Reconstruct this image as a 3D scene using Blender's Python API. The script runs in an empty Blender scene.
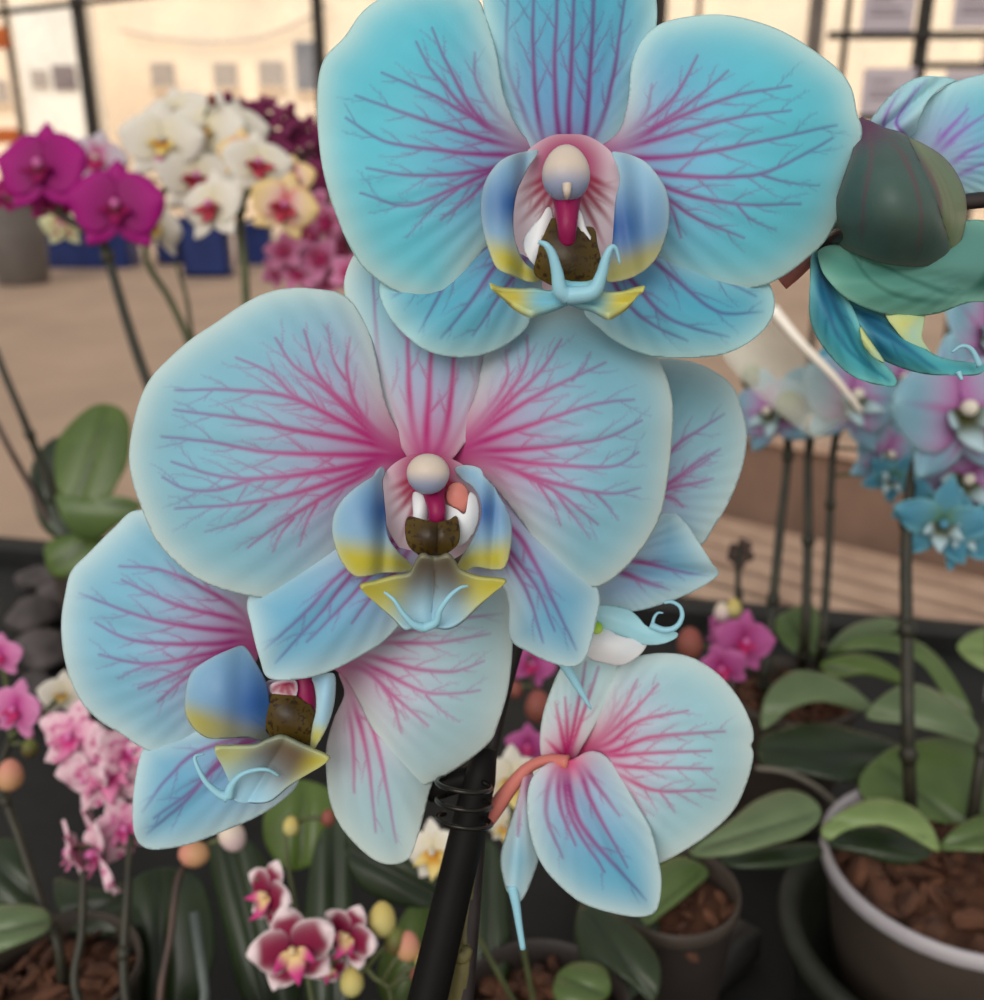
import bpy, math, random
import numpy as np
from mathutils import Vector, Matrix, Euler
from mathutils.geometry import delaunay_2d_cdt

# ------------------------------------------------------------------ camera, sky, sun, exposure
S = bpy.context.scene
COL = S.collection
PITCH = math.radians(20.0)
FPX = 1000.0
CAM = Vector((0.0, 0.0, 1.40))
FWD = Vector((0, math.cos(PITCH), -math.sin(PITCH)))
UP = Vector((0, math.sin(PITCH), math.cos(PITCH)))
cd = bpy.data.cameras.new('camera')
cam = bpy.data.objects.new('camera', cd)
COL.objects.link(cam)
cam.location = CAM
cam.rotation_euler = (math.radians(90) - PITCH, 0, 0)
cd.sensor_fit = 'HORIZONTAL'
cd.sensor_width = 36.0
cd.lens = 36.0 * FPX / 984.0
cd.clip_start = 0.01
cd.clip_end = 200
cd.dof.use_dof = True
cd.dof.focus_distance = 0.212
cd.dof.aperture_fstop = 15.0
S.camera = cam

S.view_settings.view_transform = 'Standard'
S.view_settings.look = 'None'
S.view_settings.gamma = 1.0
S.view_settings.use_curve_mapping = False
S.view_settings.exposure = 0.30
S.cycles.use_denoising = True
S.cycles.max_bounces = 6
S.cycles.transparent_max_bounces = 12

w = bpy.data.worlds.new('sky')
S.world = w
w.use_nodes = True
nt = w.node_tree
nt.nodes.clear()
tc = nt.nodes.new('ShaderNodeTexCoord')
sx = nt.nodes.new('ShaderNodeSeparateXYZ')
rp = nt.nodes.new('ShaderNodeValToRGB')
bg = nt.nodes.new('ShaderNodeBackground')
wo = nt.nodes.new('ShaderNodeOutputWorld')
mr = nt.nodes.new('ShaderNodeMapRange')
mr.inputs['From Min'].default_value = -1
mr.inputs['From Max'].default_value = 1
nt.links.new(tc.outputs['Generated'], sx.inputs[0])
nt.links.new(sx.outputs['Z'], mr.inputs['Value'])
nt.links.new(mr.outputs[0], rp.inputs[0])
nt.links.new(rp.outputs[0], bg.inputs[0])
nt.links.new(bg.outputs[0], wo.inputs[0])
rp.color_ramp.elements[0].position = 0.30
rp.color_ramp.elements[0].color = (0.22, 0.20, 0.18, 1)
rp.color_ramp.elements[1].position = 0.95
rp.color_ramp.elements[1].color = (1.0, 1.0, 1.0, 1)
e_ = rp.color_ramp.elements.new(0.52)
e_.color = (0.72, 0.70, 0.66, 1)
bg.inputs['Strength'].default_value = 0.86

sd = bpy.data.lights.new('sun', 'SUN')
sun = bpy.data.objects.new('sun', sd)
COL.objects.link(sun)
sd.energy = 2.3
sd.angle = math.radians(50)
sd.color = (1.0, 0.95, 0.88)
sun.rotation_euler = Euler((math.radians(48), 0, math.radians(-25)), 'XYZ')
sun.location = (0, -2, 6)

# ------------------------------------------------------------------ helpers
def at(px, py, d):
    """point that lies d metres in front of the camera plane along the ray of a pixel"""
    px, py, d = float(px), float(py), float(d)
    return CAM + d * (FWD + Vector(((px - 492.0) / FPX, 0, 0)) + UP * ((500.0 - py) / FPX))
def onz(px, py, z):
    r = at(px, py, 1.0) - CAM
    return CAM + r * ((z - CAM.z) / r.z)
def ony(px, py, y):
    r = at(px, py, 1.0) - CAM
    return CAM + r * (y / r.y)
WLOC = {}
def lin(c):
    return tuple(((v / 255.0) / 12.92 if v / 255.0 <= 0.04045 else ((v / 255.0 + 0.055) / 1.055) ** 2.4) for v in c) + (1.0,)
def link(name, data, parent=None, loc=None):
    o = bpy.data.objects.new(name, data)
    COL.objects.link(o)
    wl = Vector(loc) if loc is not None else (WLOC[parent.name] if parent else Vector((0, 0, 0)))
    WLOC[o.name] = wl
    if parent:
        o.parent = parent
        o.location = wl - WLOC[parent.name]
    else:
        o.location = wl
    return o
def thing(name, label, cat, loc, group=None):
    o = link(name, None, None, loc)
    o.empty_display_size = 0.02
    o['label'] = label; o['category'] = cat
    if group: o['group'] = group
    return o
def tag(o, label, cat, group=None):
    o['label'] = label; o['category'] = cat
    if group: o['group'] = group
    return o
def part(name, parent, loc, label=None):
    o = link(name, None, parent, loc)
    o.empty_display_size = 0.01
    if label: o['label'] = label
    return o
def mesh_obj(name, verts, faces, mat, parent=None, smooth=True, attrs=None, solid=0.0, offset=0.0, loc=None, label=None):
    """verts in world coordinates"""
    base = Vector(loc) if loc is not None else (WLOC[parent.name] if parent else None)
    V = np.asarray(verts, dtype=np.float64).reshape(-1, 3)
    if base is None:
        base = Vector(V.mean(axis=0)); base.z = V[:, 2].min()
    V = V - np.array(base)
    me = bpy.data.meshes.new(name)
    me.from_pydata(V.tolist(), [], faces if isinstance(faces, list) else faces.tolist())
    if smooth:
        me.polygons.foreach_set('use_smooth', np.ones(len(me.polygons), dtype=bool))
    if attrs:
        for k, a in attrs.items():
            at_ = me.attributes.new(k, 'FLOAT', 'POINT')
            at_.data.foreach_set('value', np.asarray(a, dtype=np.float32))
    me.materials.append(mat)
    me.update()
    o = link(name, me, parent, base)
    if solid:
        m = o.modifiers.new('thickness', 'SOLIDIFY')
        m.thickness = solid; m.offset = offset
    if label: o['label'] = label
    return o
def struct(o):
    o['kind'] = 'structure'
    return o

class MB:
    def __init__(self): self.v = []; self.f = []
    def add(self, vs, fs):
        n = len(self.v)
        self.v += [tuple(p) for p in vs]
        self.f += [tuple(i + n for i in q) for q in fs]
        return self
    def box(self, c, s, rot=None, bev=0.0):
        c = Vector(c); hx, hy, hz = s[0] / 2, s[1] / 2, s[2] / 2
        R = rot.to_matrix() if rot else Matrix.Identity(3)
        b = min(bev, hx * .45, hy * .45, hz * .45)
        if b <= 0:
            P = [(x, y, z) for x in (-hx, hx) for y in (-hy, hy) for z in (-hz, hz)]
            F = [(0, 1, 3, 2), (4, 6, 7, 5), (0, 4, 5, 1), (2, 3, 7, 6), (0, 2, 6, 4), (1, 5, 7, 3)]
            return self.add([c + R @ Vector(p) for p in P], F)
        # chamfered box
        rings = []
        for z, k in ((-hz, b), (-hz + b, 0), (hz - b, 0), (hz, b)):
            x, y = hx - k, hy - k
            rings.append([(x - b, -y, z), (x, -y + b, z), (x, y - b, z), (x - b, y, z), (-x + b, y, z), (-x, y - b, z), (-x, -y + b, z), (-x + b, -y, z)])
        P = [c + R @ Vector(p) for r in rings for p in r]
        F = []
        for i in range(3):
            for j in range(8):
                F.append((i * 8 + j, i * 8 + (j + 1) % 8, i * 8 + 8 + (j + 1) % 8, i * 8 + 8 + j))
        F.append(tuple(range(7, -1, -1))); F.append(tuple(range(24, 32)))
        return self.add(P, F)
    def tube(self, pts, rad, n=12, cap=True, flat=1.0):
        pts = [Vector(p) for p in pts]
        if not hasattr(rad, '__len__'): rad = [rad] * len(pts)
        P = []; F = []
        prev = None
        for i, p in enumerate(pts):
            t = (pts[min(i + 1, len(pts) - 1)] - pts[max(i - 1, 0)]).normalized()
            if prev is None:
                a = Vector((0, 0, 1)) if abs(t.z) < .8 else Vector((1, 0, 0))
                u = t.cross(a).normalized()
            else:
                u = (prev - t * prev.dot(t)).normalized()
            prev = u
            v = t.cross(u)
            for k in range(n):
                a = 2 * math.pi * k / n
                P.append(p + (u * math.cos(a) + v * math.sin(a) * flat) * rad[i])
        for i in range(len(pts) - 1):
            for k in range(n):
                F.append((i * n + k, i * n + (k + 1) % n, (i + 1) * n + (k + 1) % n, (i + 1) * n + k))
        if cap:
            F.append(tuple(range(n - 1, -1, -1))); F.append(tuple((len(pts) - 1) * n + k for k in range(n)))
        return self.add(P, F)
    def lathe(self, c, prof, n=48, axis=None):
        c = Vector(c)
        Q = Vector((0, 0, 1)).rotation_difference(Vector(axis)).to_matrix() if axis is not None else Matrix.Identity(3)
        P = []; F = []
        for r, z in prof:
            for k in range(n):
                a = 2 * math.pi * k / n
                P.append(c + Q @ Vector((r * math.cos(a), r * math.sin(a), z)))
        for i in range(len(prof) - 1):
            for k in range(n):
                F.append((i * n + k, i * n + (k + 1) % n, (i + 1) * n + (k + 1) % n, (i + 1) * n + k))
        return self.add(P, F)
    def blob(self, c, r, axes=(1, 1, 1), rot=None, seed=0, rough=0.0, n=12):
        c = Vector(c); rng = random.Random(seed)
        R = rot.to_matrix() if rot else Matrix.Identity(3)
        ph = [rng.uniform(0, 6.28) for _ in range(6)]
        P = []; F = []
        m = n // 2 + 1
        for i in range(m):
            th = math.pi * i / (m - 1)
            for k in range(n):
                a = 2 * math.pi * k / n
                d = Vector((math.sin(th) * math.cos(a), math.sin(th) * math.sin(a), math.cos(th)))
                q = 1 + rough * (math.sin(3 * d.x + ph[0]) * math.sin(2.7 * d.y + ph[1]) + .6 * math.sin(4.3 * d.z + ph[2] + 2 * d.x))
                P.append(c + R @ Vector((d.x * axes[0] * r * q, d.y * axes[1] * r * q, d.z * axes[2] * r * q)))
        for i in range(m - 1):
            for k in range(n):
                F.append((i * n + k, (i + 1) * n + k, (i + 1) * n + (k + 1) % n, i * n + (k + 1) % n))
        return self.add(P, F)
    def build(self, name, mat, parent=None, smooth=True, loc=None, label=None):
        return mesh_obj(name, self.v, self.f, mat, parent, smooth, loc=loc, label=label)

def crom(P, n=8, closed=False):
    """Catmull-Rom through P (any dimension)"""
    P = [np.array(p, dtype=float) for p in P]
    N = len(P); out = []
    for i in range(N if closed else N - 1):
        if closed:
            a, b, c, d = P[i - 1], P[i], P[(i + 1) % N], P[(i + 2) % N]
        else:
            b, c = P[i], P[i + 1]
            a = P[i - 1] if i > 0 else 2 * b - c
            d = P[i + 2] if i + 2 < N else 2 * c - b
        for k in range(n):
            t = k / n
            out.append(.5 * (2 * b + (c - a) * t + (2 * a - 5 * b + 4 * c - d) * t * t + (3 * b - a - 3 * c + d) * t ** 3))
    if not closed: out.append(P[-1])
    return np.array(out)
def resample(P, step, closed=False):
    Q = np.vstack([P, P[:1]]) if closed else P
    L = np.concatenate([[0], np.cumsum(np.linalg.norm(np.diff(Q, axis=0), axis=1))])
    n = max(3, int(round(L[-1] / step)))
    s = np.linspace(0, L[-1], n + 1)
    if closed: s = s[:-1]
    return np.stack([np.interp(s, L, Q[:, k]) for k in range(Q.shape[1])], axis=1)
def inside(poly, X, Y):
    r = np.zeros(X.shape, bool)
    x0, y0 = poly[:, 0], poly[:, 1]
    x1, y1 = np.roll(x0, -1), np.roll(y0, -1)
    for a, b, c, d in zip(x0, y0, x1, y1):
        if b == d: continue
        m = ((b > Y) != (d > Y)) & (X < (c - a) * (Y - b) / (d - b) + a)
        r ^= m
    return r
def zc(ox, oy, s, pts):
    """crop coordinates -> photo pixels"""
    return [(ox + p[0] / s, oy + p[1] / s) for p in pts]

# ------------------------------------------------------------------ materials
def nodes(name):
    m = bpy.data.materials.new(name); m.use_nodes = True
    t = m.node_tree; b = t.nodes['Principled BSDF']
    return m, t, b
def mixc(t, fac, a, b, blend='MIX'):
    n = t.nodes.new('ShaderNodeMix'); n.data_type = 'RGBA'; n.blend_type = blend
    for sock, v in ((n.inputs[0], fac), (n.inputs[6], a), (n.inputs[7], b)):
        if isinstance(v, (int, float)): sock.default_value = v
        elif isinstance(v, tuple): sock.default_value = v
        else: t.links.new(v, sock)
    return n.outputs[2]
def attr(t, name):
    n = t.nodes.new('ShaderNodeAttribute'); n.attribute_name = name
    return n.outputs['Fac']
def noise(t, scale, detail=3, rough=.55, coord='Object'):
    c = t.nodes.new('ShaderNodeTexCoord'); n = t.nodes.new('ShaderNodeTexNoise')
    n.inputs['Scale'].default_value = scale; n.inputs['Detail'].default_value = detail; n.inputs['Roughness'].default_value = rough
    t.links.new(c.outputs[coord], n.inputs['Vector'])
    return n.outputs['Fac']
def ramp(t, fac, stops):
    n = t.nodes.new('ShaderNodeValToRGB')
    els = n.color_ramp.elements
    while len(els) < len(stops): els.new(.5)
    for e, (p, c) in zip(els, stops):
        e.position = p; e.color = c if len(c) == 4 else lin(c)
    t.links.new(fac, n.inputs[0])
    return n.outputs[0]
def plain(name, c1, c2=None, rough=.6, scale=30, metal=0.0, bump=0.0, spec=.4, coord='Object'):
    m, t, b = nodes(name)
    c2 = c2 or tuple(v * .8 for v in c1)
    f = noise(t, scale, 4, coord=coord)
    t.links.new(ramp(t, f, [(.3, lin(c2)), (.7, lin(c1))]), b.inputs['Base Color'])
    b.inputs['Roughness'].default_value = rough
    b.inputs['Metallic'].default_value = metal
    b.inputs['Specular IOR Level'].default_value = spec
    if bump:
        bp = t.nodes.new('ShaderNodeBump'); bp.inputs['Strength'].default_value = bump
        bp.inputs['Distance'].default_value = .002
        t.links.new(f, bp.inputs['Height']); t.links.new(bp.outputs[0], b.inputs['Normal'])
    return m
def petal_mat(name, c_in, c_out, c_rim, blush=(196, 24, 120), v_near=(176, 22, 116), v_far=(88, 92, 160), rough=.5, trans=.22,
              t0=.12, t1=.75, speck=None, mottle=.10, spec=.25, sp_scale=260):
    """inner and outer colour by distance from the base, pale margin, blush at the base, branching veins"""
    m, t, b = nodes(name)
    tt = attr(t, 't')
    mp = t.nodes.new('ShaderNodeMapRange'); mp.interpolation_type = 'SMOOTHSTEP'
    mp.inputs['From Min'].default_value = t0; mp.inputs['From Max'].default_value = t1
    t.links.new(tt, mp.inputs['Value'])
    c = mixc(t, mp.outputs[0], lin(c_in), lin(c_out))
    nz = noise(t, 55, 3)
    c = mixc(t, 1.0, c, ramp(t, nz, [(.25, (1 - mottle,) * 3 + (1,)), (.75, (1 + mottle * .0,) * 3 + (1,))]), 'MULTIPLY')
    c = mixc(t, attr(t, 'rim'), c, lin(c_rim))  # pale margin colour, with the translucent glow of thin edges painted in
    c = mixc(t, attr(t, 'blush'), c, lin(blush))
    mv = t.nodes.new('ShaderNodeMapRange'); mv.inputs['From Min'].default_value = .38; mv.inputs['From Max'].default_value = .95
    t.links.new(tt, mv.inputs['Value'])
    c = mixc(t, attr(t, 'vein'), c, mixc(t, mv.outputs[0], lin(v_near), lin(v_far)))
    if speck:
        sp = noise(t, sp_scale, 2)
        c = mixc(t, ramp(t, sp, [(.54, (0, 0, 0, 1)), (.60, (1, 1, 1, 1))]), c, lin(speck))
    t.links.new(c, b.inputs['Base Color'])
    b.inputs['Roughness'].default_value = rough
    b.inputs['Specular IOR Level'].default_value = spec
    fb = noise(t, 900, 2)
    bp = t.nodes.new('ShaderNodeBump'); bp.inputs['Strength'].default_value = .12; bp.inputs['Distance'].default_value = .0004
    t.links.new(fb, bp.inputs['Height']); t.links.new(bp.outputs[0], b.inputs['Normal'])
    if trans:
        tr = t.nodes.new('ShaderNodeBsdfTranslucent'); t.links.new(c, tr.inputs[0])
        mx = t.nodes.new('ShaderNodeMixShader'); mx.inputs[0].default_value = trans
        out = t.nodes['Material Output']
        t.links.new(b.outputs[0], mx.inputs[1]); t.links.new(tr.outputs[0], mx.inputs[2]); t.links.new(mx.outputs[0], out.inputs[0])
    return m

# ------------------------------------------------------------------ petals built from an outline with depth of their own
def vein_map(x0, y0, W, H, mains, extra, base, L, rng, dens=1.0, w0=5.0):
    M = np.zeros((H, W), np.float32)
    def draw(P, wa, wb, sa, sb):
        n = len(P)
        for i in range(n - 1):
            a, b = P[i], P[i + 1]
            f = i / max(1, n - 1)
            wd = wa + (wb - wa) * f; st = sa + (sb - sa) * f
            lo = np.floor(np.minimum(a, b) - wd * 1.3 - 2 - (x0, y0)).astype(int); hi = np.ceil(np.maximum(a, b) + wd * 1.3 + 2 - (x0, y0)).astype(int)
            lo = np.maximum(lo, 0); hi = np.minimum(hi, (W - 1, H - 1))
            if (hi <= lo).any(): continue
            yy, xx = np.mgrid[lo[1]:hi[1] + 1, lo[0]:hi[0] + 1]
            px = xx + x0 - a[0]; py = yy + y0 - a[1]
            d = b - a; L2 = max(1e-6, d @ d)
            u = np.clip((px * d[0] + py * d[1]) / L2, 0, 1)
            dist = np.hypot(px - u * d[0], py - u * d[1])
            pr = st * np.clip(1.25 - dist / (wd * .62), 0, 1)
            sl = M[lo[1]:hi[1] + 1, lo[0]:hi[0] + 1]
            np.maximum(sl, pr, out=sl)
    def branch(P, wa, wb, sa, sb, lvl):
        n = len(P)
        ln = np.linalg.norm(np.diff(P, axis=0), axis=1).sum()
        s = rng.uniform(.30, .42) if lvl == 0 else .3
        side = rng.choice((-1, 1))
        while s < .97:
            i = min(n - 2, int(s * (n - 1)))
            tg = P[i + 1] - P[i]; tg = tg / (np.linalg.norm(tg) + 1e-9)
            ang = side * math.radians(rng.uniform(26, 46))
            bl = ln * rng.uniform(.14, .30) * (1.1 - .5 * s) * (1 if lvl == 0 else 1.0)
            q = [P[i]]; k = max(3, int(bl / 4))
            th = math.atan2(tg[1], tg[0]) + ang
            for j in range(k):
                th -= ang * .55 / k; th += rng.uniform(-.09, .09)
                q.append(q[-1] + np.array((math.cos(th), math.sin(th))) * bl / k)
            q = np.array(q)
            f = s
            wv = (wa + (wb - wa) * f) * .62; sv = (sa + (sb - sa) * f) * .8
            draw(q, wv, 1.4, sv, .22)
            if lvl == 0 and bl > 14: branch(q, wv, 1.4, sv, .22, 1)
            s += rng.uniform(.075, .13) / dens * (1 if lvl == 0 else 2.2)
            side = -side
    for ctl in mains:
        P = resample(crom([base] + ctl[::-1], 8), 4.0)
        P = P + np.cumsum(np.array([[rng.uniform(-.22, .22), rng.uniform(-.22, .22)] for _ in P]), axis=0)
        draw(P, w0 * 1.45, 2.6, 1.0, .60)
        branch(P, w0 * 1.25, 2.4, 1.0, .60, 0)
    for ctl in extra:
        P = resample(crom(ctl[::-1], 8), 4.0)
        draw(P, w0 * .62, 2.0, .74, .42)
        branch(P, w0 * .55, 1.8, .72, .42, 0)
    return M

def petal(name, parent, outline, mat, d0, base, bulge=.006, curl=.0, tilt=(0, 0), axis=None, groove=.0, gw=14, wave=.0, waven=7, mains=None, extra=(), fan=None,
          blush=50, bl=.9, rimw=17, rims=.85, step=2.0, solid=.0006, seed=1, dens=1.0, w0=5.6, tdir=None, smooth_outline=True, label=None, ridge=1.0, cup=None, bexp=1.75):
    rng = random.Random(seed)
    O = np.array(outline, float)
    if smooth_outline: O = crom(outline, 8, True)
    O = resample(O, step, True)
    x0, y0 = O.min(0) - 4; x1, y1 = O.max(0) + 4
    base = np.array(base, float)
    st = step
    gx, gy = np.meshgrid(np.arange(x0, x1, st), np.arange(y0, y1, st * .87))
    gx = gx + (np.arange(gx.shape[0]) % 2)[:, None] * st * .5
    ins = inside(O, gx, gy)
    G = np.stack([gx[ins], gy[ins]], 1)
    # distance of interior points to the margin
    def edged(Q):
        e = np.full(len(Q), 1e9)
        for k in range(0, len(O), 24):
            e = np.minimum(e, np.sqrt(((Q[:, None, :] - O[None, k:k + 24, :]) ** 2).sum(2)).min(1))
        return e
    eg = edged(G)
    keep = eg > st * .55
    G = G[keep]
    Q = np.vstack([O, G]); e = np.concatenate([np.zeros(len(O)), eg[keep]])
    vv, ee, ff, a_, b_, c_ = delaunay_2d_cdt([Vector(p) for p in Q], [], [list(range(len(O)))], 1, 1e-6)
    if len(vv) != len(Q):
        Q = np.array([tuple(p) for p in vv]); e = edged(Q)
    faces = [tuple(f) for f in ff]
    dist = np.hypot(Q[:, 0] - base[0], Q[:, 1] - base[1]); L = dist.max()
    if tdir is None: t = dist / L
    elif callable(tdir): t = np.clip(tdir(Q), 0, 1)
    else:
        a, b = np.array(tdir[0], float), np.array(tdir[1], float)
        t = np.clip(((Q - a) @ (b - a)) / ((b - a) @ (b - a)), 0, 1)
    c = Q.mean(0); X = Q - c
    cov = X.T @ X / len(X); m2 = np.einsum('ij,jk,ik->i', X, np.linalg.inv(cov), X) / 4.0
    if mains is None and fan:
        mains = []
        a0, a1, nv, fl = fan
        for k in range(nv):
            a = math.radians(a0 + (a1 - a0) * k / max(1, nv - 1))
            r = L * fl * rng.uniform(.85, 1.0)
            bend = rng.uniform(-.06, .06)
            mains.append([(base[0] + r * math.cos(a + bend), base[1] + r * math.sin(a + bend)), (base[0] + .5 * r * math.cos(a), base[1] + .5 * r * math.sin(a))])
    vein = np.zeros(len(Q))
    if mains or extra:
        W, H = int(x1 - x0) + 2, int(y1 - y0) + 2
        M = vein_map(x0, y0, W, H, mains or [], extra, base, L, rng, dens, w0)
        fx = np.clip(Q[:, 0] - x0, 0, W - 1.001); fy = np.clip(Q[:, 1] - y0, 0, H - 1.001)
        ix, iy = fx.astype(int), fy.astype(int); ux, uy = fx - ix, fy - iy
        vein = (M[iy, ix] * (1 - ux) * (1 - uy) + M[iy, np.minimum(ix + 1, W - 1)] * ux * (1 - uy) + M[np.minimum(iy + 1, H - 1), ix] * (1 - ux) * uy + M[np.minimum(iy + 1, H - 1), np.minimum(ix + 1, W - 1)] * ux * uy)
        fw_ = min(26, .4 * e.max()); k = np.clip((e - fw_ * .12) / fw_, 0, 1); vein = vein * k
    ang = np.arctan2(Q[:, 1] - base[1], Q[:, 0] - base[0])
    d = d0 + bulge * (m2 - .5) + curl * np.exp(-e / 10.0) + (tilt[0] * (Q[:, 0] - base[0]) + tilt[1] * (Q[:, 1] - base[1])) / 100.0
    if axis is not None:
        a, b = np.array(axis[0], float), np.array(axis[1], float)
        n = np.array((-(b - a)[1], (b - a)[0])); n /= np.linalg.norm(n)
        s = (Q - a) @ n
        d = d + groove * np.exp(-(s / gw) ** 2)
    if wave: d = d + wave * np.sin(ang * waven + seed) * np.clip(dist / L, 0, 1) ** 2 * np.exp(-e / (L * .22))
    if cup is not None: d = d + cup * (dist / L) ** 2
    d = d + ridge * (.00010 * np.sin(ang * 46 + seed) * np.clip(t * 2, 0, 1) * np.exp(-((t - .6) / .35) ** 2)) + ridge * .00016 * vein
    r3 = np.array(FWD)[None, :] + ((Q[:, 0] - 492) / FPX)[:, None] * np.array((1, 0, 0)) + ((500 - Q[:, 1]) / FPX)[:, None] * np.array(UP)
    V = np.array(CAM) + d[:, None] * r3
    att = {'t': t, 'rim': np.clip(rims * np.exp(-(e / rimw) ** 1.3), 0, 1), 'blush': bl * np.exp(-(dist / blush) ** bexp) if blush else np.zeros(len(Q)), 'vein': np.clip(vein, 0, 1)}
    return mesh_obj(name, V, faces, mat, parent, True, att, solid, 0.0, label=label)

def ptube(name, parent, pts, rads, mat, n=12, flat=1.0, label=None, sub=6):
    """tube through (px, py, depth) points, radii in pixels"""
    P = crom([tuple(p) + (r,) for p, r in zip(pts, rads)], sub)
    W_ = [at(p[0], p[1], p[2]) for p in P]
    R_ = [max(.2, p[3]) * p[2] / FPX for p in P]
    return MB().tube(W_, R_, n, True, flat).build(name, mat, parent, label=label)
def pblob(name, parent, cx, cy, d, rx, ry, rz, mat, rot=0.0, egg=0.0, label=None, n=28, seedy=0):
    """egg-shaped solid centred on a pixel; radii in pixels"""
    k = d / FPX; c = at(cx, cy, d)
    P = []; F = []; m = n // 2 + 1
    A = []; cr, sr = math.cos(rot), math.sin(rot)
    for i in range(m):
        th = math.pi * i / (m - 1)
        for j in range(n):
            a = 2 * math.pi * j / n
            x, y, z = math.sin(th) * math.cos(a), math.cos(th), math.sin(th) * math.sin(a)
            x *= 1 + egg * y; z *= 1 + egg * y
            u, v = rx * x, ry * y
            P.append(c + k * (Vector((1, 0, 0)) * (u * cr - v * sr) + UP * (u * sr + v * cr) + FWD * (rz * z)))
            A.append((1 - y) / 2)
    for i in range(m - 1):
        for j in range(n):
            F.append((i * n + j, i * n + (j + 1) % n, (i + 1) * n + (j + 1) % n, (i + 1) * n + j))
    z = np.zeros(len(P))
    return mesh_obj(name, P, F, mat, parent, True, {'t': A, 'rim': z, 'blush': z, 'vein': z}, label=label)

# ------------------------------------------------------------------ the setting
M_floor = plain('concrete_floor', (190, 162, 140), (172, 146, 126), .75, 1.6, bump=.05, coord='Object')
M_cream = plain('cream_render', (252, 234, 208), (249, 227, 198), .9, .5)
M_white = plain('white_panel', (250, 246, 236), (244, 238, 226), .8, .6)
M_dark = plain('dark_metal', (62, 58, 54), (48, 45, 42), .5, 6, metal=.2)
M_grey = plain('grey_metal', (128, 120, 114), (112, 104, 98), .5, 6, metal=.2)
M_tray = plain('black_plastic', (24, 24, 23), (14, 14, 14), .6, 40, bump=.1)
M_wood = plain('pale_slat_wood', (196, 166, 144), (172, 142, 122), .7, 14, bump=.2)
M_board = plain('brown_board', (134, 106, 90), (112, 88, 74), .75, 9, bump=.2)
M_earth = plain('outside_ground', (214, 190, 160), (196, 172, 144), .9, .4)

m = MB(); m.box((0, 4.5, -.05), (26, 23, .1))
struct(m.build('floor', M_floor, smooth=False))
m = MB(); m.box((0, 37, -.10), (80, 42, .1))
struct(m.build('ground', M_earth, smooth=False))

# greenhouse end wall: posts, brace, clear film
YW = 13.0
def post(px0, py0, px1, py1, wpx, mat, name, y=YW, z0=0.0, z1=3.6):
    a = ony((px0 + px1) / 2, (py0 + py1) / 2, y)
    wd = wpx * (a - CAM).length / FPX
    m = MB(); m.box((a.x, y, (z0 + z1) / 2), (wd, wd, z1 - z0), bev=wd * .15)
    return struct(m.build(name, mat, smooth=False))
post(6, 17, 23, 130, 4, M_dark, 'trim_1')
post(74, 0, 98, 143, 10, M_dark, 'trim_2')
post(315, 0, 323, 75, 10, M_dark, 'trim_3')
post(655, 0, 655, 20, 20, M_dark, 'trim_4', y=12.9)
post(699, 0, 699, 15, 4, M_dark, 'trim_5')
post(817, 0, 814, 50, 12, M_grey, 'trim_6')
m = MB(); a = ony(4, 12, YW - .1); b = ony(130, -3, YW - .1)
m.tube([a + (a - b) * 1.2, a, b, b + (b - a) * 3], .035, 8)
struct(m.build('trim_7', M_dark))
m = MB(); m.box((0, YW, 3.7), (26, .12, .16)); struct(m.build('trim_8', M_grey, smooth=False))
mg, t, b = nodes('clear_film')
tr = t.nodes.new('ShaderNodeBsdfTransparent'); df = t.nodes.new('ShaderNodeBsdfDiffuse'); mx = t.nodes.new('ShaderNodeMixShader')
df.inputs[0].default_value = (.95, .90, .82, 1)
fz = noise(t, 1.5, 3); t.links.new(ramp(t, fz, [(.3, (.05, .05, .05, 1)), (.7, (.22, .22, .22, 1))]), mx.inputs[0])
t.links.new(tr.outputs[0], mx.inputs[1]); t.links.new(df.outputs[0], mx.inputs[2]); t.links.new(mx.outputs[0], t.nodes['Material Output'].inputs[0])
m = MB(); m.box((0, YW + .05, 1.85), (26, .006, 3.7))
struct(m.build('window_1', mg, smooth=False))

# clear film roof of the greenhouse, dulling the daylight inside
mr_, t, b = nodes('roof_film')
tr = t.nodes.new('ShaderNodeBsdfTransparent'); tr.inputs[0].default_value = (.66, .66, .66, 1)
t.links.new(tr.outputs[0], t.nodes['Material Output'].inputs[0])
for k, x in enumerate((-6.5, 6.5)):
    m = MB(); m.box((x, 4.8, 4.2), (13.3, 17.0, .004), Euler((0, math.radians(-8 if x < 0 else 8), 0)))
    struct(m.build('ceiling' if k == 0 else 'ceiling.001', mr_, smooth=False))

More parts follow.
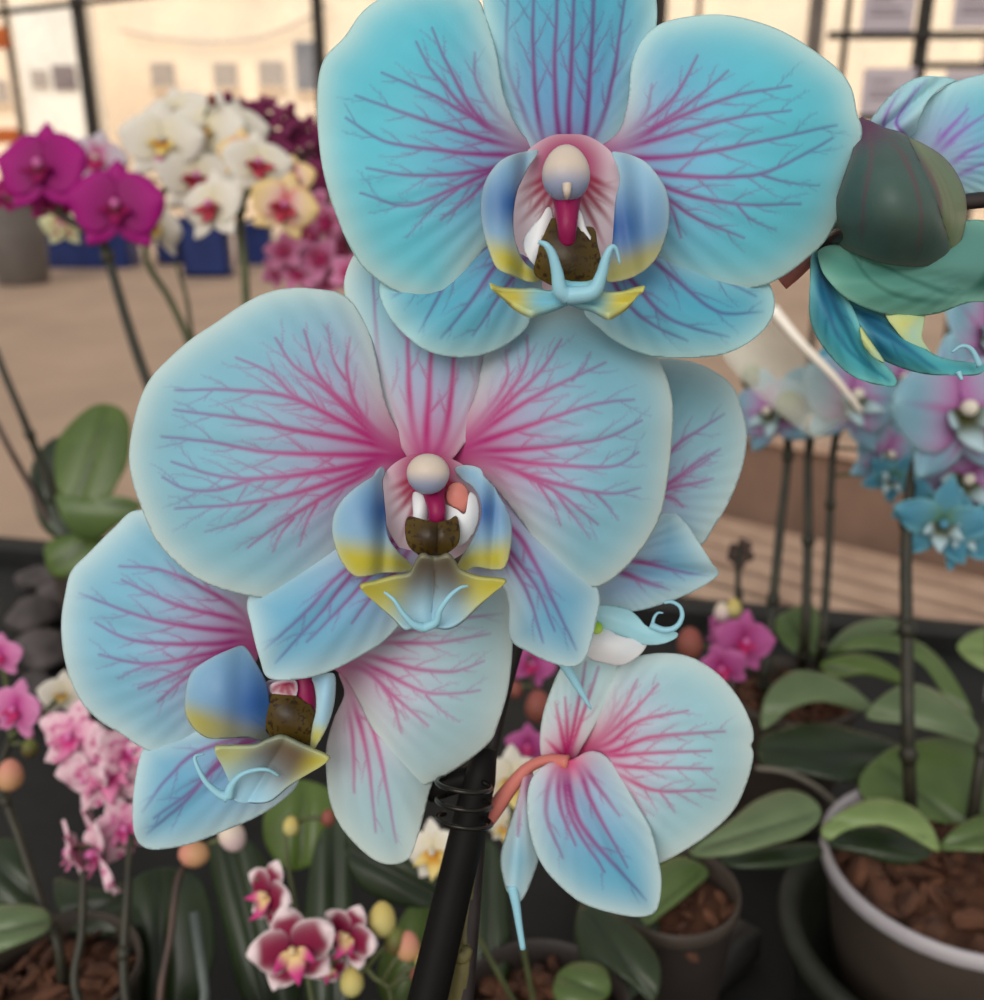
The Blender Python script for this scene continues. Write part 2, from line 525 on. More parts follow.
# the cream building outside
YB = 22.0
bt = thing('building', 'cream building with small grey windows beyond the greenhouse wall', 'building', (0, YB + 2, 0))
m = MB(); m.box((0, YB + 2, 5), (60, 4, 10)); m.build('wall', M_cream, bt, smooth=False)
M_pane = plain('grey_pane', (168, 156, 146), (156, 146, 138), .4, 3)
M_panedark = plain('blue_grey_pane', (98, 104, 118), (84, 90, 104), .35, 3)
M_panepur = plain('purple_grey_pane', (112, 96, 100), (92, 82, 88), .35, 3)
M_sill = plain('stone_sill', (226, 204, 176), (214, 192, 164), .8, 3)
for (x0, y0, x1, y1, mt) in ((153, 63, 173, 86, M_pane), (215, 63, 236, 86, M_pane), (260, 61, 283, 86, M_pane), (297, 42, 322, 90, M_panedark), (55, 65, 76, 90, M_panepur), (32, 70, 47, 88, M_pane), (-6, 80, 6, 102, M_pane), (420, 60, 442, 88, M_pane), (520, 60, 542, 88, M_pane), (980, 40, 1003, 70, M_pane)):
    a = ony(x0, y1, YB); b = ony(x1, y0, YB)
    m = MB(); c = (a + b) / 2; wx = b.x - a.x; hz = b.z - a.z
    m.box((c.x, YB - .02, c.z), (wx, .08, hz)); wn = m.build('window', mt, bt, smooth=False)
    m = MB(); m.box((c.x, YB - .06, a.z - .05), (wx * 1.12, .16, .07)); m.build('sill', M_sill, wn, smooth=False)
m = MB(); c = ony(290, 30, YB)
pts = [ony(x, y, YB - .2) for x, y in ((120, 30), (160, 38), (210, 42), (260, 38), (300, 22), (330, 5))]
m.tube(crom([tuple(p) for p in pts], 6), .03, 6)
m.build('cable', M_pane, bt)
a = ony(28, 118, 20.0); b = ony(84, 4, 20.0)
sh = thing('white_shed', 'white shed seen between the two left posts of the greenhouse wall', 'shed', ((a.x + b.x) / 2, 20.2, 0))
m = MB(); m.box(((a.x + b.x) / 2, 20.2, b.z / 2), (b.x - a.x, .5, b.z)); m.build('wall', M_white, sh, smooth=False)
for (x0, y0, x1, y1, mt) in ((55, 65, 74, 90, M_panepur), (33, 70, 46, 88, M_pane)):
    p = ony(x0, y1, 19.93); q = ony(x1, y0, 19.93)
    m = MB(); m.box(((p.x + q.x) / 2, 19.93, (p.z + q.z) / 2), (q.x - p.x, .06, q.z - p.z)); m.build('window', mt, sh, smooth=False)

# the dark growing bench in front
A = onz(0, 540, .96); B = onz(984, 628, .96); dr = (B - A).normalized()
A2 = A - dr * 1.6; B2 = B + dr * 1.6
m = MB()
bp = [(A2.x, A2.y), (B2.x, B2.y), (B2.x, -.25), (A2.x, -.25)]
for z in (.94, .90): m.v += [(x, y, z) for x, y in bp]
m.f += [(3, 2, 1, 0), (4, 5, 6, 7), (0, 1, 5, 4), (1, 2, 6, 5), (2, 3, 7, 6), (3, 0, 4, 7)]
gb = thing('growing_bench', 'black plastic growing bench that carries the potted orchids', 'bench', (0, .4, 0))
m.build('bench_top', M_tray, gb, smooth=False)
m = MB(); n_ = Vector((-dr.y, dr.x, 0)); c = (A2 + B2) / 2; c.z = .945
m.box(c, ((B2 - A2).length, .03, .03), Euler((0, 0, math.atan2(dr.y, dr.x))), bev=.005); m.build('edge_rail', M_tray, gb, smooth=False)
for x, y in ((-1.2, .05), (1.1, .05), (-1.2, .85), (1.1, .30)):
    m = MB(); m.box((x, y, .45), (.05, .05, .90)); m.build('leg', M_grey, gb, smooth=False)

# the slatted bench beyond, on the right
zs = .62
A = onz(719, 541, zs); B = onz(840, 572, zs); dr = (B - A); dr.z = 0; dr.normalize(); nn = Vector((-dr.y, dr.x, 0))
if nn.y < 0: nn = -nn
P0 = onz(820, 600, zs)
sb = thing('slatted_bench', 'low pale wooden slatted bench behind the potted plants on the right', 'bench', (P0.x, P0.y, 0))
rot = Euler((0, 0, math.atan2(dr.y, dr.x)))
far = onz(744, 517, zs); kmax = int((far - P0).dot(nn) / .085)
for k in range(-5, kmax + 1):
    c = P0 + nn * (.085 * k) + dr * .55; c.z = zs - .008
    m = MB(); m.box(c, (2.6, .056, .016), rot, bev=.004); m.build('slat', M_wood, sb, smooth=False)
c = P0 + nn * (.085 * (kmax + 1)) + dr * .55; c.z = zs + .07
m = MB(); m.box(c, (2.6, .03, .20), rot, bev=.004); m.build('back_board', M_board, sb, smooth=False)
c2 = c.copy(); c2.z = zs + .18
m = MB(); m.box(c2, (2.6, .075, .022), rot, bev=.004); m.build('top_rail', M_wood, sb, smooth=False)
m = MB(); q = P0 + nn * (.085 * (kmax - 5) / 2) + dr * .55; m.box((q.x, q.y, zs - .075), (2.5, .085 * (kmax + 5), .02), rot); m.build('added_dark_board', M_dark, sb, smooth=False)  # dark board added under the slats to darken the gaps between them
for u, v in ((-.6, -.35), (1.7, -.35), (-.6, .085 * kmax - .02), (1.7, .085 * kmax - .02)):
    q = P0 + dr * u + nn * v
    m = MB(); m.box((q.x, q.y, .266), (.05, .05, .532), rot); m.build('leg', M_board, sb, smooth=False)
for u in (-.3, .9):
    m = MB(); q = P0 + dr * u + nn * (.085 * (kmax - 7) / 2); m.box((q.x, q.y, zs - .039), (.05, .085 * (kmax + 7), .045), rot); m.build('bearer', M_board, sb, smooth=False)

# ------------------------------------------------------------------ the blue orchid in front
BLUSH = (198, 22, 122)
P1 = petal_mat('petal_cyan', (124, 176, 216), (98, 200, 220), (208, 236, 232), blush=(176, 24, 124), v_near=(146, 26, 122), v_far=(76, 70, 150))
P1b = petal_mat('sepal_cyan', (104, 160, 208), (84, 178, 206), (190, 226, 226), blush=(150, 26, 120), v_near=(120, 30, 118), v_far=(58, 74, 146))
P2 = petal_mat('petal_ice', (176, 176, 212), (134, 192, 212), (214, 230, 226), blush=(196, 20, 122), v_near=(180, 22, 118), v_far=(110, 84, 160))
P2b = petal_mat('sepal_ice', (140, 168, 212), (104, 176, 210), (206, 230, 232), blush=(168, 30, 124), v_near=(150, 30, 122), v_far=(72, 92, 164))
P3 = petal_mat('petal_sky', (176, 182, 216), (128, 190, 216), (214, 234, 234), blush=(190, 30, 128), v_near=(164, 34, 124), v_far=(112, 84, 166))
P3r = petal_mat('petal_pale', (200, 190, 212), (168, 204, 214), (214, 228, 224), blush=(206, 60, 140), v_near=(186, 60, 136), v_far=(158, 116, 172))
P4 = petal_mat('petal_pale_blue', (160, 190, 220), (152, 204, 220), (216, 236, 236), blush=(170, 60, 150), v_near=(170, 40, 140), v_far=(116, 96, 176))
P5 = petal_mat('petal_mist', (196, 190, 214), (160, 206, 218), (222, 238, 236), blush=(206, 22, 112), v_near=(190, 26, 110), v_far=(150, 70, 150))
P5b = petal_mat('sepal_mist', (150, 180, 212), (96, 180, 214), (214, 234, 234), blush=(206, 22, 112), v_near=(150, 40, 120), v_far=(60, 84, 156))
P6 = petal_mat('petal_back_violet', (150, 170, 216), (108, 196, 216), (190, 228, 232), blush=(150, 80, 184), v_near=(146, 84, 186), v_far=(120, 130, 196))
P6g = petal_mat('sepal_back_green', (96, 150, 142), (92, 160, 146), (150, 206, 186), blush=(90, 140, 130), v_near=(54, 112, 100), v_far=(58, 116, 104))
P6t = petal_mat('sepal_teal', (40, 120, 160), (64, 168, 184), (150, 226, 216), blush=(30, 90, 140), v_near=(28, 96, 132), v_far=(30, 110, 140))
LIP = petal_mat('lip_blue_yellow', (150, 196, 222), (206, 196, 44), (206, 222, 206), t0=.58, t1=.82, trans=.12, rough=.4, v_near=(44, 96, 160), v_far=(44, 96, 160), blush=(20, 78, 150))
LIPB = petal_mat('lip_pale_blue', (150, 204, 222), (112, 186, 214), (176, 224, 232), trans=.12, rough=.32)
LIPM = petal_mat('lip_wing_yellow', (120, 188, 212), (206, 188, 40), (186, 206, 150), t0=.30, t1=.72, trans=.1, rough=.35, v_near=(96, 84, 30), v_far=(96, 84, 40), blush=(120, 190, 212))
LIPG = petal_mat('lip_olive', (96, 76, 52), (186, 176, 50), (176, 196, 170), t0=.25, t1=.85, trans=.08, rough=.35, v_near=(84, 60, 36), v_far=(84, 60, 36), blush=(158, 206, 228))
CALL = petal_mat('callus_brown', (66, 50, 18), (54, 42, 16), (92, 74, 26), trans=0, rough=.35, mottle=.4, blush=(28, 16, 14), speck=(48, 34, 16), sp_scale=900)
ANTH = petal_mat('anther_white', (208, 194, 180), (140, 152, 182), (210, 206, 200), t0=.38, t1=.85, trans=.08, rough=.35)
NECK = petal_mat('column_magenta', (140, 20, 78), (92, 20, 50), (140, 26, 80), trans=.06, rough=.4)
FLAP = petal_mat('flap_white', (226, 228, 232), (206, 220, 230), (236, 238, 240), trans=.15, rough=.4)
STRP = petal_mat('throat_striped', (238, 228, 236), (232, 212, 224), (224, 206, 218), blush=(160, 8, 92), v_near=(150, 4, 58), v_far=(156, 8, 66), trans=.2, t0=.3, t1=.9)
SALM = petal_mat('pedicel_salmon', (206, 122, 112), (224, 148, 132), (210, 130, 120), trans=.08, rough=.4)
BUDM = petal_mat('bud_green', (72, 96, 90), (122, 140, 104), (140, 116, 110), blush=(88, 30, 80), t0=.50, t1=.60, trans=.05, rough=.45, mottle=.35, v_near=(92, 70, 78), v_far=(124, 84, 84))
M_stake = plain('black_stake', (14, 12, 12), (7, 6, 6), .6, 60, bump=.15, spec=.15)
M_clip = plain('dark_wire', (52, 50, 46), (36, 34, 32), .25, 60, metal=.7)
M_spike = plain('olive_spike', (112, 104, 62), (84, 80, 46), .5, 120)
M_spiked = plain('dark_spike', (48, 40, 40), (34, 28, 30), .45, 120)
M_pot = plain('brown_pot', (74, 64, 56), (60, 52, 46), .55, 20)
M_potw = plain('pale_grey_rim', (176, 170, 174), (156, 150, 154), .45, 20)
M_bark = plain('bark_chips', (106, 68, 48), (44, 28, 22), .9, 60, bump=.4)

root = at(452, 1000, .236); root.z = .94
ORC = thing('orchid_plant', 'blue orchid with magenta veins in sharp focus, tied to a black stake', 'orchid', (root.x, root.y, .94), 'potted orchids')

# --- stake, clip, spike, pot
ptop = at(487, 748, .243); pbot = at(425, 1010, .236); ext = (pbot - ptop); ext = pbot + ext * ((.99 - pbot.z) / ext.z)
m = MB(); m.tube([ptop, ptop.lerp(pbot, .12), ptop.lerp(pbot, .3), pbot, ext], [.0026, .0040, .0043, .0048, .0050], 14)
m.build('support_stake', M_stake, ORC, label='black support stake')
ptube('clip_block', ORC, [(428, 790, .2455), (448, 782, .2445), (470, 778, .2435)], [13, 14, 12], M_stake, 12)
for k, yy in enumerate((785, 803, 821)):
    pts = []
    for j in range(15):
        a = math.pi * (-.25 + 1.5 * j / 14)
        pts.append((464 + 27 * math.cos(a + math.pi * .5 - 1.57), yy + 7 * math.sin(a) + (464 - 464 - 27 * math.cos(a)) * -.12, .2335 - .007 * math.sin(a)))
    ptube('clip_ring', ORC, pts, [2.6] * len(pts), M_clip, 8, sub=3)
ptube('spike', ORC, [(462, 1010, .246), (468, 930, .247), (474, 860, .249), (480, 800, .250), (500, 700, .255), (540, 560, .258), (580, 430, .252), (620, 330, .242), (700, 280, .236), (790, 250, .228), (838, 238, .224), (900, 215, .222), (956, 203, .221), (1040, 195, .222)],
      [11, 11, 10, 10, 9, 9, 9, 8, 8, 8, 8, 8, 8, 8], M_spiked, 12)
ptube('spike_node', ORC, [(455, 945, .244), (462, 955, .243), (470, 948, .243)], [5, 9, 4], M_spike, 10)
ptube('lower_spike', ORC, [(455, 1030, .247), (462, 970, .246), (466, 920, .247), (470, 870, .248)], [12, 11, 10, 9], M_spike, 12)
r0 = Vector((root.x, root.y, .94))
m = MB(); m.tube([at(455, 1020, .247), Vector((root.x + .004, root.y + .004, 1.03))], [.0028, .0034], 12); m.build('spike_base', M_spike, ORC)
m = MB(); m.lathe(r0, [(.0, .002), (.040, .002), (.046, .01), (.060, .098), (.064, .098), (.064, .108), (.058, .108), (.056, .09), (0, .088)], 40); m.build('pot', M_pot, ORC)
rb = random.Random(3); m = MB()
for k in range(60):
    a = rb.uniform(0, 6.28); r = .052 * math.sqrt(rb.random())
    m.blob((r0.x + r * math.cos(a), r0.y + r * math.sin(a), .94 + .094), rb.uniform(.004, .008), (1, .7, .5), Euler((rb.random(), rb.random(), rb.random() * 6)), k, .15, 8)
o = m.build('bark', M_bark, ORC); o['kind'] = 'stuff'

# --- flower at the top
F = part('flower', ORC, at(565, 175, .205), 'topmost blue flower, broad cyan petals')
z1 = lambda *p: zc(300, 0, 3.28, p); z2 = lambda *p: zc(580, 0, 3.28, p)
c3 = lambda *p: zc(340, 130, 2.187, p); c4 = lambda *p: zc(460, 130, 4.278, p)
b1 = (548, 152)
petal('petal', F, [(545, 154), (536, 147), (519, 131), (503, 95), (496, 55), (484, 14), (474, -2), (440, -16), (400, -10), (366, 10), (345, 38), (324, 62), (318, 100), (322, 160), (336, 212), (358, 259), (385, 284), (413, 297), (434, 302), (452, 296), (465, 274), (480, 253), (497, 235), (520, 205), (540, 175)],
      P1, .205, b1, bulge=.009, curl=.0012, axis=((548, 152), (330, 130)), groove=.0010, gw=26, wave=.0012, waven=6, tilt=(.0, -.0010), seed=11, blush=42, bl=.85, dens=1.0,
      mains=[z1((435, 95), (490, 230), (600, 400)), z1((380, 140), (450, 260), (610, 420)), z1((270, 245), (440, 320), (620, 420)), z1((185, 315), (400, 395), (620, 465)), z1((160, 390), (280, 465), (450, 495), (640, 510)), z1((220, 555), (400, 580), (600, 560)), z1((200, 640), (350, 680), (500, 625), (620, 570)), z1((575, 180), (580, 270), (650, 380)), z1((460, 720), (560, 640), (640, 570))],
      extra=[z1((350, 780), (440, 680), (520, 620))])
b1 = (592, 152)
petal('petal', F, [(594, 156), (600, 148), (620, 131), (629, 100), (632, 67), (641, 43), (659, 26), (687, 18), (723, 16), (757, 23), (787, 35), (818, 55), (839, 72), (851, 90), (856, 114), (861, 131), (857, 156), (848, 188), (838, 216), (824, 241), (806, 258), (785, 274), (765, 284), (735, 289), (700, 286), (672, 277), (652, 262), (640, 245), (618, 210), (600, 178)],
      P1, .205, b1, bulge=.009, curl=.0010, axis=((592, 152), (850, 150)), groove=.0010, gw=24, wave=.0012, waven=6, seed=12, blush=44, bl=.9,
      mains=[z2((240, 280), (220, 370), (150, 440)), z2((385, 185), (310, 320), (200, 410)), z2((480, 235), (370, 330), (200, 440)), z2((690, 285), (500, 320), (320, 390), (160, 470)), z2((690, 372), (480, 400), (200, 475)), z2((840, 418), (600, 470), (350, 515), (150, 520)), z2((830, 455), (720, 520), (590, 575), (400, 585), (200, 560)), z2((720, 668), (510, 670), (350, 640), (220, 590)), z2((540, 775), (380, 710), (280, 640), (200, 580)), z2((330, 780), (300, 690), (240, 620))],
      extra=[z2((640, 755), (560, 720), (510, 670)), z2((780, 610), (680, 600), (590, 575))])
petal('dorsal_sepal', F, [(552, 168), (528, 148), (504, 116), (492, 70), (488, 30), (483, 0), (486, -40), (510, -75), (565, -92), (615, -80), (645, -42), (655, -5), (656, 25), (648, 58), (640, 92), (622, 130), (596, 160), (572, 172)],
      P1b, .2105, (568, 162), bulge=.004, axis=((568, 160), (570, -80)), groove=-.0012, gw=30, seed=13, blush=30, bl=.9, dens=.8, w0=5.0,
      mains=[z1((690, -80), (680, 200), (720, 330), (780, 470)), z1((770, -160), (765, 200), (800, 470)), z1((850, -200), (835, 250), (855, 470)), z1((905, -200), (885, 300), (880, 470)), z1((965, -150), (950, 250), (930, 480)), z2((60, -160), (35, 200), (10, 480)), z2((150, -60), (100, 280), (40, 460))])
bs = (556, 215)
petal('lateral_sepal', F, [(552, 215), (556, 235), (545, 290), (532, 313), (523, 331), (495, 350), (463, 357), (431, 352), (409, 338), (390, 317), (380, 290), (392, 268), (440, 238), (500, 218)],
      P1b, .2085, bs, bulge=.005, axis=(bs, (400, 330)), groove=.0012, gw=16, seed=14, blush=60, bl=.5, dens=.7, w0=5.5,
      mains=[c3((175, 445), (240, 330), (320, 255)), c3((220, 455), (280, 385), (350, 290)), c3((290, 450), (335, 385), (380, 320)), [(392, 300), (440, 270), (500, 230)]])
bs = (580, 215)
petal('lateral_sepal', F, [(576, 230), (584, 212), (640, 235), (700, 255), (752, 272), (770, 287), (773, 313), (757, 336), (729, 352), (697, 357), (655, 356), (623, 345), (600, 328), (582, 305)],
      P1b, .2085, bs, bulge=.005, axis=(bs, (760, 330)), groove=.0012, gw=16, seed=15, blush=60, bl=.5, dens=.7, w0=5.5,
      mains=[c3((920, 400), (820, 400), (720, 320), (660, 270)), c3((850, 450), (720, 410), (640, 330), (600, 290)), c3((760, 460), (680, 420), (610, 350)), [(756, 296), (700, 270), (640, 245)]])
petal('throat', F, c4((215, 300), (235, 180), (290, 90), (380, 30), (460, 20), (550, 30), (640, 90), (690, 180), (705, 330), (680, 440), (620, 580), (550, 670), (460, 705), (370, 690), (290, 600), (230, 450)), STRP, .2068, (567, 168), bulge=.0, cup=.003, seed=16, blush=40, bl=1.0, bexp=4, step=1.5, dens=.01, w0=6,
      fan=(25, 155, 11, .95), ridge=0)
petal('lip_side_lobe', F, c4((328, 92), (285, 95), (230, 105), (170, 140), (125, 200), (100, 270), (95, 350), (105, 430), (130, 520), (160, 590), (220, 622), (290, 648), (335, 645), (310, 600), (262, 555), (235, 500), (222, 430), (222, 350), (235, 270), (255, 220), (285, 170), (312, 130)),
      LIP, .1975, (513, 205), bulge=.0035, tilt=(.006, 0), axis=((524, 155), (520, 275)), groove=.0025, gw=9, step=1.4, solid=.0009, seed=17, tdir=((530, 170), (506, 280)), blush=34, bl=.95, rims=.5, rimw=5, ridge=0)
petal('lip_side_lobe', F, c4((652, 105), (680, 100), (730, 108), (790, 140), (835, 190), (872, 250), (888, 320), (887, 400), (870, 470), (840, 540), (790, 600), (720, 635), (640, 648), (632, 600), (655, 500), (662, 400), (668, 300), (685, 220), (674, 160)),
      LIP, .1975, (618, 228), bulge=.0035, tilt=(-.006, 0), axis=((622, 160), (632, 250)), groove=.0022, gw=12, step=1.4, solid=.0009, seed=18, tdir=((612, 170), (640, 282)), blush=42, bl=.97, rims=.4, rimw=5, ridge=0)
petal('callus', F, c4((345, 405), (380, 392), (430, 400), (470, 420), (500, 430), (560, 432), (575, 500), (590, 580), (560, 640), (480, 668), (430, 665), (370, 640), (330, 600), (350, 500)), CALL, .1985, (566, 240), bulge=.003, step=1.4, solid=.002, seed=19, blush=16, bl=.9, ridge=0)
petal('lip_flap', F, c4((372, 335), (390, 345), (395, 395), (370, 430), (345, 470), (335, 520), (355, 570), (330, 588), (290, 540), (275, 480), (310, 420), (345, 380)), FLAP, .1990, (548, 215), bulge=.002, step=1.3, seed=20, blush=0, ridge=0)
petal('lip_flap', F, c4((488, 338), (515, 355), (540, 430), (590, 520), (590, 560), (560, 590), (530, 590), (530, 565), (560, 500), (530, 440), (495, 425)), FLAP, .1990, (575, 215), bulge=.002, step=1.3, seed=21, blush=0, ridge=0)
ptube('column', F, [(567, 180, .2010), (567, 205, .1975), (567, 226, .1960), (567, 244, .1975)], [21, 13, 10, 8], NECK, 16, label='magenta column')
pblob('anther_cap', F, 566, 173, .1955, 24, 28, 20, ANTH, egg=-.10, label='white and tan anther cap')
ptube('anther_beak', F, [(567, 184, .1922), (567, 192, .1922), (567, 199, .1935)], [5, 4, 1.4], ANTH, 10)
petal('lip_mid_lobe', F, c4((130, 668), (180, 680), (250, 684), (330, 684), (390, 690), (410, 668), (440, 655), (480, 662), (540, 662), (570, 655), (590, 668), (610, 694), (690, 694), (740, 684), (788, 680), (760, 710), (740, 735), (700, 765), (640, 797), (600, 785), (560, 765), (510, 755), (465, 745), (420, 758), (350, 778), (300, 787), (235, 757), (170, 708)),
      LIPM, .1935, (567, 296), bulge=-.004, step=1.3, solid=.0014, seed=22, blush=30, bl=.95, axis=((492, 297), (642, 297)), groove=-.0014, gw=8, ridge=0, rims=.4, rimw=4)
ptube('lip_tendril', F, [(567, 296, .1915), (560, 290, .1905), (557, 272, .1895), (552, 254, .1885), (546, 245, .1880), (539, 242, .1885)], [9, 7.5, 6, 4.5, 3.2, 2.0], LIPB, 12)
ptube('lip_tendril', F, [(567, 296, .1915), (592, 292, .1905), (601, 276, .1895), (606, 258, .1885), (611, 248, .1880), (616, 249, .1880), (620, 264, .1885)], [9, 8, 6, 4.5, 3.2, 2.0, 1.0], LIPB, 12)

# --- flower in the middle
F = part('flower', ORC, at(430, 480, .215), 'middle blue flower, large round petals with bright magenta veins')
z5 = lambda *p: zc(120, 280, 3.28, p); z6 = lambda *p: zc(400, 280, 2.733, p); z2c = lambda *p: zc(110, 270, 1.668, p)
c7 = lambda *p: zc(320, 440, 4.686, p); c8 = lambda *p: zc(230, 520, 2.46, p)
b = (414, 456)
petal('petal', F, [(420, 458), (408, 446), (396, 428), (384, 400), (376, 360), (366, 325), (345, 297), (318, 290), (291, 289), (266, 294), (242, 306), (217, 323), (193, 339), (172, 357), (152, 378), (141, 400), (133.5, 428), (130, 457), (133.7, 482), (143, 509), (156.6, 539), (175, 560), (196, 577), (222, 588), (250, 595), (272, 597), (296, 593), (319, 581), (338, 562), (352, 540), (368, 512), (388, 485), (406, 468)],
      P2, .2150, b, bulge=.009, curl=.0010, axis=((414, 456), (140, 450)), groove=.0010, gw=28, wave=.0010, waven=7, seed=31, blush=58, bl=.95, w0=6.2, dens=1.1,
      mains=[z5((755, 190), (745, 290), (780, 420), (880, 530)), z5((605, 165), (660, 320), (780, 440), (880, 530)), z5((510, 190), (570, 280), (680, 360), (800, 480), (880, 540)), z5((380, 255), (500, 310), (570, 380), (700, 450)), z5((180, 358), (390, 360), (560, 385), (700, 450), (850, 530)), z5((180, 433), (400, 460), (600, 500), (800, 535)), z5((140, 515), (300, 535), (500, 570), (750, 578)), z5((170, 595), (300, 635), (450, 650), (700, 625), (850, 590)), z5((140, 650), (220, 690), (320, 690), (450, 655), (600, 640)), z5((180, 750), (400, 735), (600, 690), (780, 630), (880, 580)), z5((420, 880), (540, 790), (680, 705), (800, 640), (880, 580))],
      extra=[z5((280, 825), (400, 790), (480, 735)), z5((500, 890), (530, 830), (570, 780)), z5((590, 870), (610, 800), (650, 725)), z5((680, 150), (700, 260), (740, 330))])
b = (448, 458)
petal('petal', F, [(446, 462), (452, 441), (466, 418), (476, 395), (482, 368), (488, 345), (500, 322), (532, 312), (568, 306), (595, 312), (625, 325), (648, 345), (660, 365), (668, 384), (672, 408), (671, 440), (667, 478), (660, 513), (648, 538), (627, 565), (606, 582), (590, 586.5), (572, 585.5), (561, 576), (546, 557), (528, 529), (510, 505), (490, 482), (468, 466)],
      P2, .2150, b, bulge=.009, curl=.0010, axis=((448, 458), (668, 450)), groove=.0010, gw=26, wave=.0010, waven=7, seed=32, blush=60, bl=.95, w0=6.2, dens=1.1,
      mains=[z6((350, 155), (345, 240), (260, 360), (170, 450)), z6((440, 165), (385, 250), (280, 350), (170, 455)), z6((560, 232), (430, 290), (290, 370), (170, 455)), z6((640, 328), (520, 345), (380, 390), (200, 450)), z6((660, 383), (560, 430), (400, 455), (220, 470)), z6((645, 468), (570, 510), (400, 505), (220, 485)), z6((655, 570), (560, 585), (400, 550), (260, 505)), z6((540, 670), (440, 590), (330, 530), (240, 495)), z6((350, 650), (290, 560), (230, 510)), z6((290, 190), (290, 280), (220, 380))],
      extra=[z6((595, 655), (560, 610), (530, 580)), z6((520, 705), (470, 640), (420, 575)), z6((440, 670), (420, 620), (380, 560)), z6((520, 200), (500, 240), (470, 275))])
petal('dorsal_sepal', F, [(420, 472), (402, 448), (386, 412), (370, 372), (358, 335), (347, 302), (345, 280), (354, 256), (372, 238), (420, 226), (468, 246), (490, 296), (497, 340), (490, 376), (478, 420), (458, 452), (438, 472)],
      P2, .2200, (430, 466), bulge=.003, axis=((430, 466), (425, 240)), groove=-.0010, gw=26, seed=33, blush=46, bl=.9, dens=.55, w0=6.5,
      mains=[z2c((440, 10), (450, 150), (480, 250), (510, 300)), z2c((495, 20), (500, 220), (515, 300)), z2c((540, 30), (532, 220), (527, 310)), z2c((580, 40), (565, 240), (545, 310)), z2c((625, 70), (610, 190), (575, 290))])
bs = (424, 520)
petal('lateral_sepal', F, [(420, 512), (430, 530), (422, 572), (405, 615), (384, 640), (364, 653), (336, 668), (311, 676.5), (283, 679.5), (267, 676), (260, 658), (252.5, 628), (249, 598), (275, 575), (330, 545), (380, 520)],
      P2b, .2185, bs, bulge=.0055, axis=(bs, (265, 675)), groove=.0012, gw=14, seed=34, blush=60, bl=.5, dens=.5, w0=5.0, tilt=(0, -.001),
      mains=[c8((110, 350), (230, 220), (320, 110)), c8((190, 300), (280, 210), (360, 120)), c8((300, 250), (370, 160), (420, 110)), c8((80, 320), (180, 230), (290, 120))])
bs = (470, 500)
petal('lateral_sepal', F, [(466, 498), (482, 486), (520, 505), (560, 548), (592, 580), (599, 598), (596, 618), (589, 648), (581, 663), (567, 666), (550, 661.5), (530, 652), (511, 638), (509, 602), (498, 582), (468, 577), (464, 535)],
      P2b, .2185, bs, bulge=.0055, axis=(bs, (578, 662)), groove=.0012, gw=14, seed=35, blush=70, bl=.5, dens=.5, w0=5.6,
      mains=[c8((850, 320), (800, 210), (740, 90), (690, 20)), c8((800, 270), (760, 170), (700, 90)), c8((770, 300), (740, 200), (700, 120))])
petal('throat', F, c7((300, 290), (300, 170), (380, 90), (500, 60), (620, 90), (700, 150), (755, 290), (745, 400), (700, 500), (620, 560), (540, 580), (450, 560), (370, 500), (315, 400)), STRP, .2172, (428, 472), bulge=0, cup=.003, seed=36, blush=36, bl=1.0, bexp=4, step=1.5, dens=.01, w0=6, fan=(25, 155, 10, .95), ridge=0)
petal('lip_side_lobe', F, c7((275, 132), (292, 135), (299, 160), (288, 195), (292, 260), (302, 350), (315, 440), (355, 515), (410, 570), (430, 602), (390, 616), (300, 618), (220, 633), (165, 631), (110, 572), (75, 485), (64, 405), (80, 330), (130, 262), (200, 205), (248, 172)),
      LIP, .2085, (384, 512), bulge=.0045, tilt=(.004, 0), axis=((384, 490), (382, 560)), groove=.002, gw=9, step=1.4, solid=.0009, seed=37, tdir=((385, 462), (372, 582)), blush=32, bl=.92, rims=.5, rimw=5, ridge=0,
      extra=[c7((330, 470), (380, 520), (430, 540)), c7((320, 430), (360, 490), (430, 520)), c7((350, 540), (400, 548), (440, 552))], w0=6, dens=.2)
petal('lip_side_lobe', F, c7((640, 136), (690, 121), (750, 138), (770, 178), (825, 240), (872, 330), (891, 400), (888, 490), (862, 592), (800, 602), (735, 592), (690, 612), (650, 596), (680, 530), (728, 450), (755, 360), (750, 280), (720, 220), (672, 186)),
      LIP, .2085, (482, 512), bulge=.0045, tilt=(-.004, 0), axis=((494, 490), (492, 560)), groove=.002, gw=8, step=1.4, solid=.0009, seed=38, tdir=((476, 462), (496, 580)), blush=28, bl=.92, rims=.45, rimw=5, ridge=0,
      extra=[c7((730, 480), (690, 530), (640, 545)), c7((745, 440), (700, 500), (630, 525))], w0=6, dens=.2)
petal('lip_flap', F, c7((440, 252), (490, 265), (502, 300), (500, 385), (470, 460), (440, 500), (415, 480), (412, 430), (440, 380)), FLAP, .2098, (415, 495), bulge=.002, step=1.3, seed=39, blush=0, ridge=0)
petal('lip_flap', F, c7((585, 305), (640, 325), (680, 345), (700, 250), (735, 280), (742, 360), (725, 420), (690, 470), (655, 492), (632, 470), (620, 400), (592, 370)), FLAP, .2098, (455, 495), bulge=.002, step=1.3, seed=40, blush=0, ridge=0)
petal('lip_spot', F, c7((610, 215), (660, 205), (692, 245), (690, 300), (675, 338), (640, 318), (596, 285)), SALM, .2105, (460, 495), bulge=.001, step=1.5, seed=41, blush=0, ridge=0, label='salmon patch beside the column')
ptube('column', F, [(430, 478, .2125), (434, 495, .2105), (437, 512, .2085), (436, 528, .2095)], [18, 11, 9, 8], NECK, 16, label='magenta column')
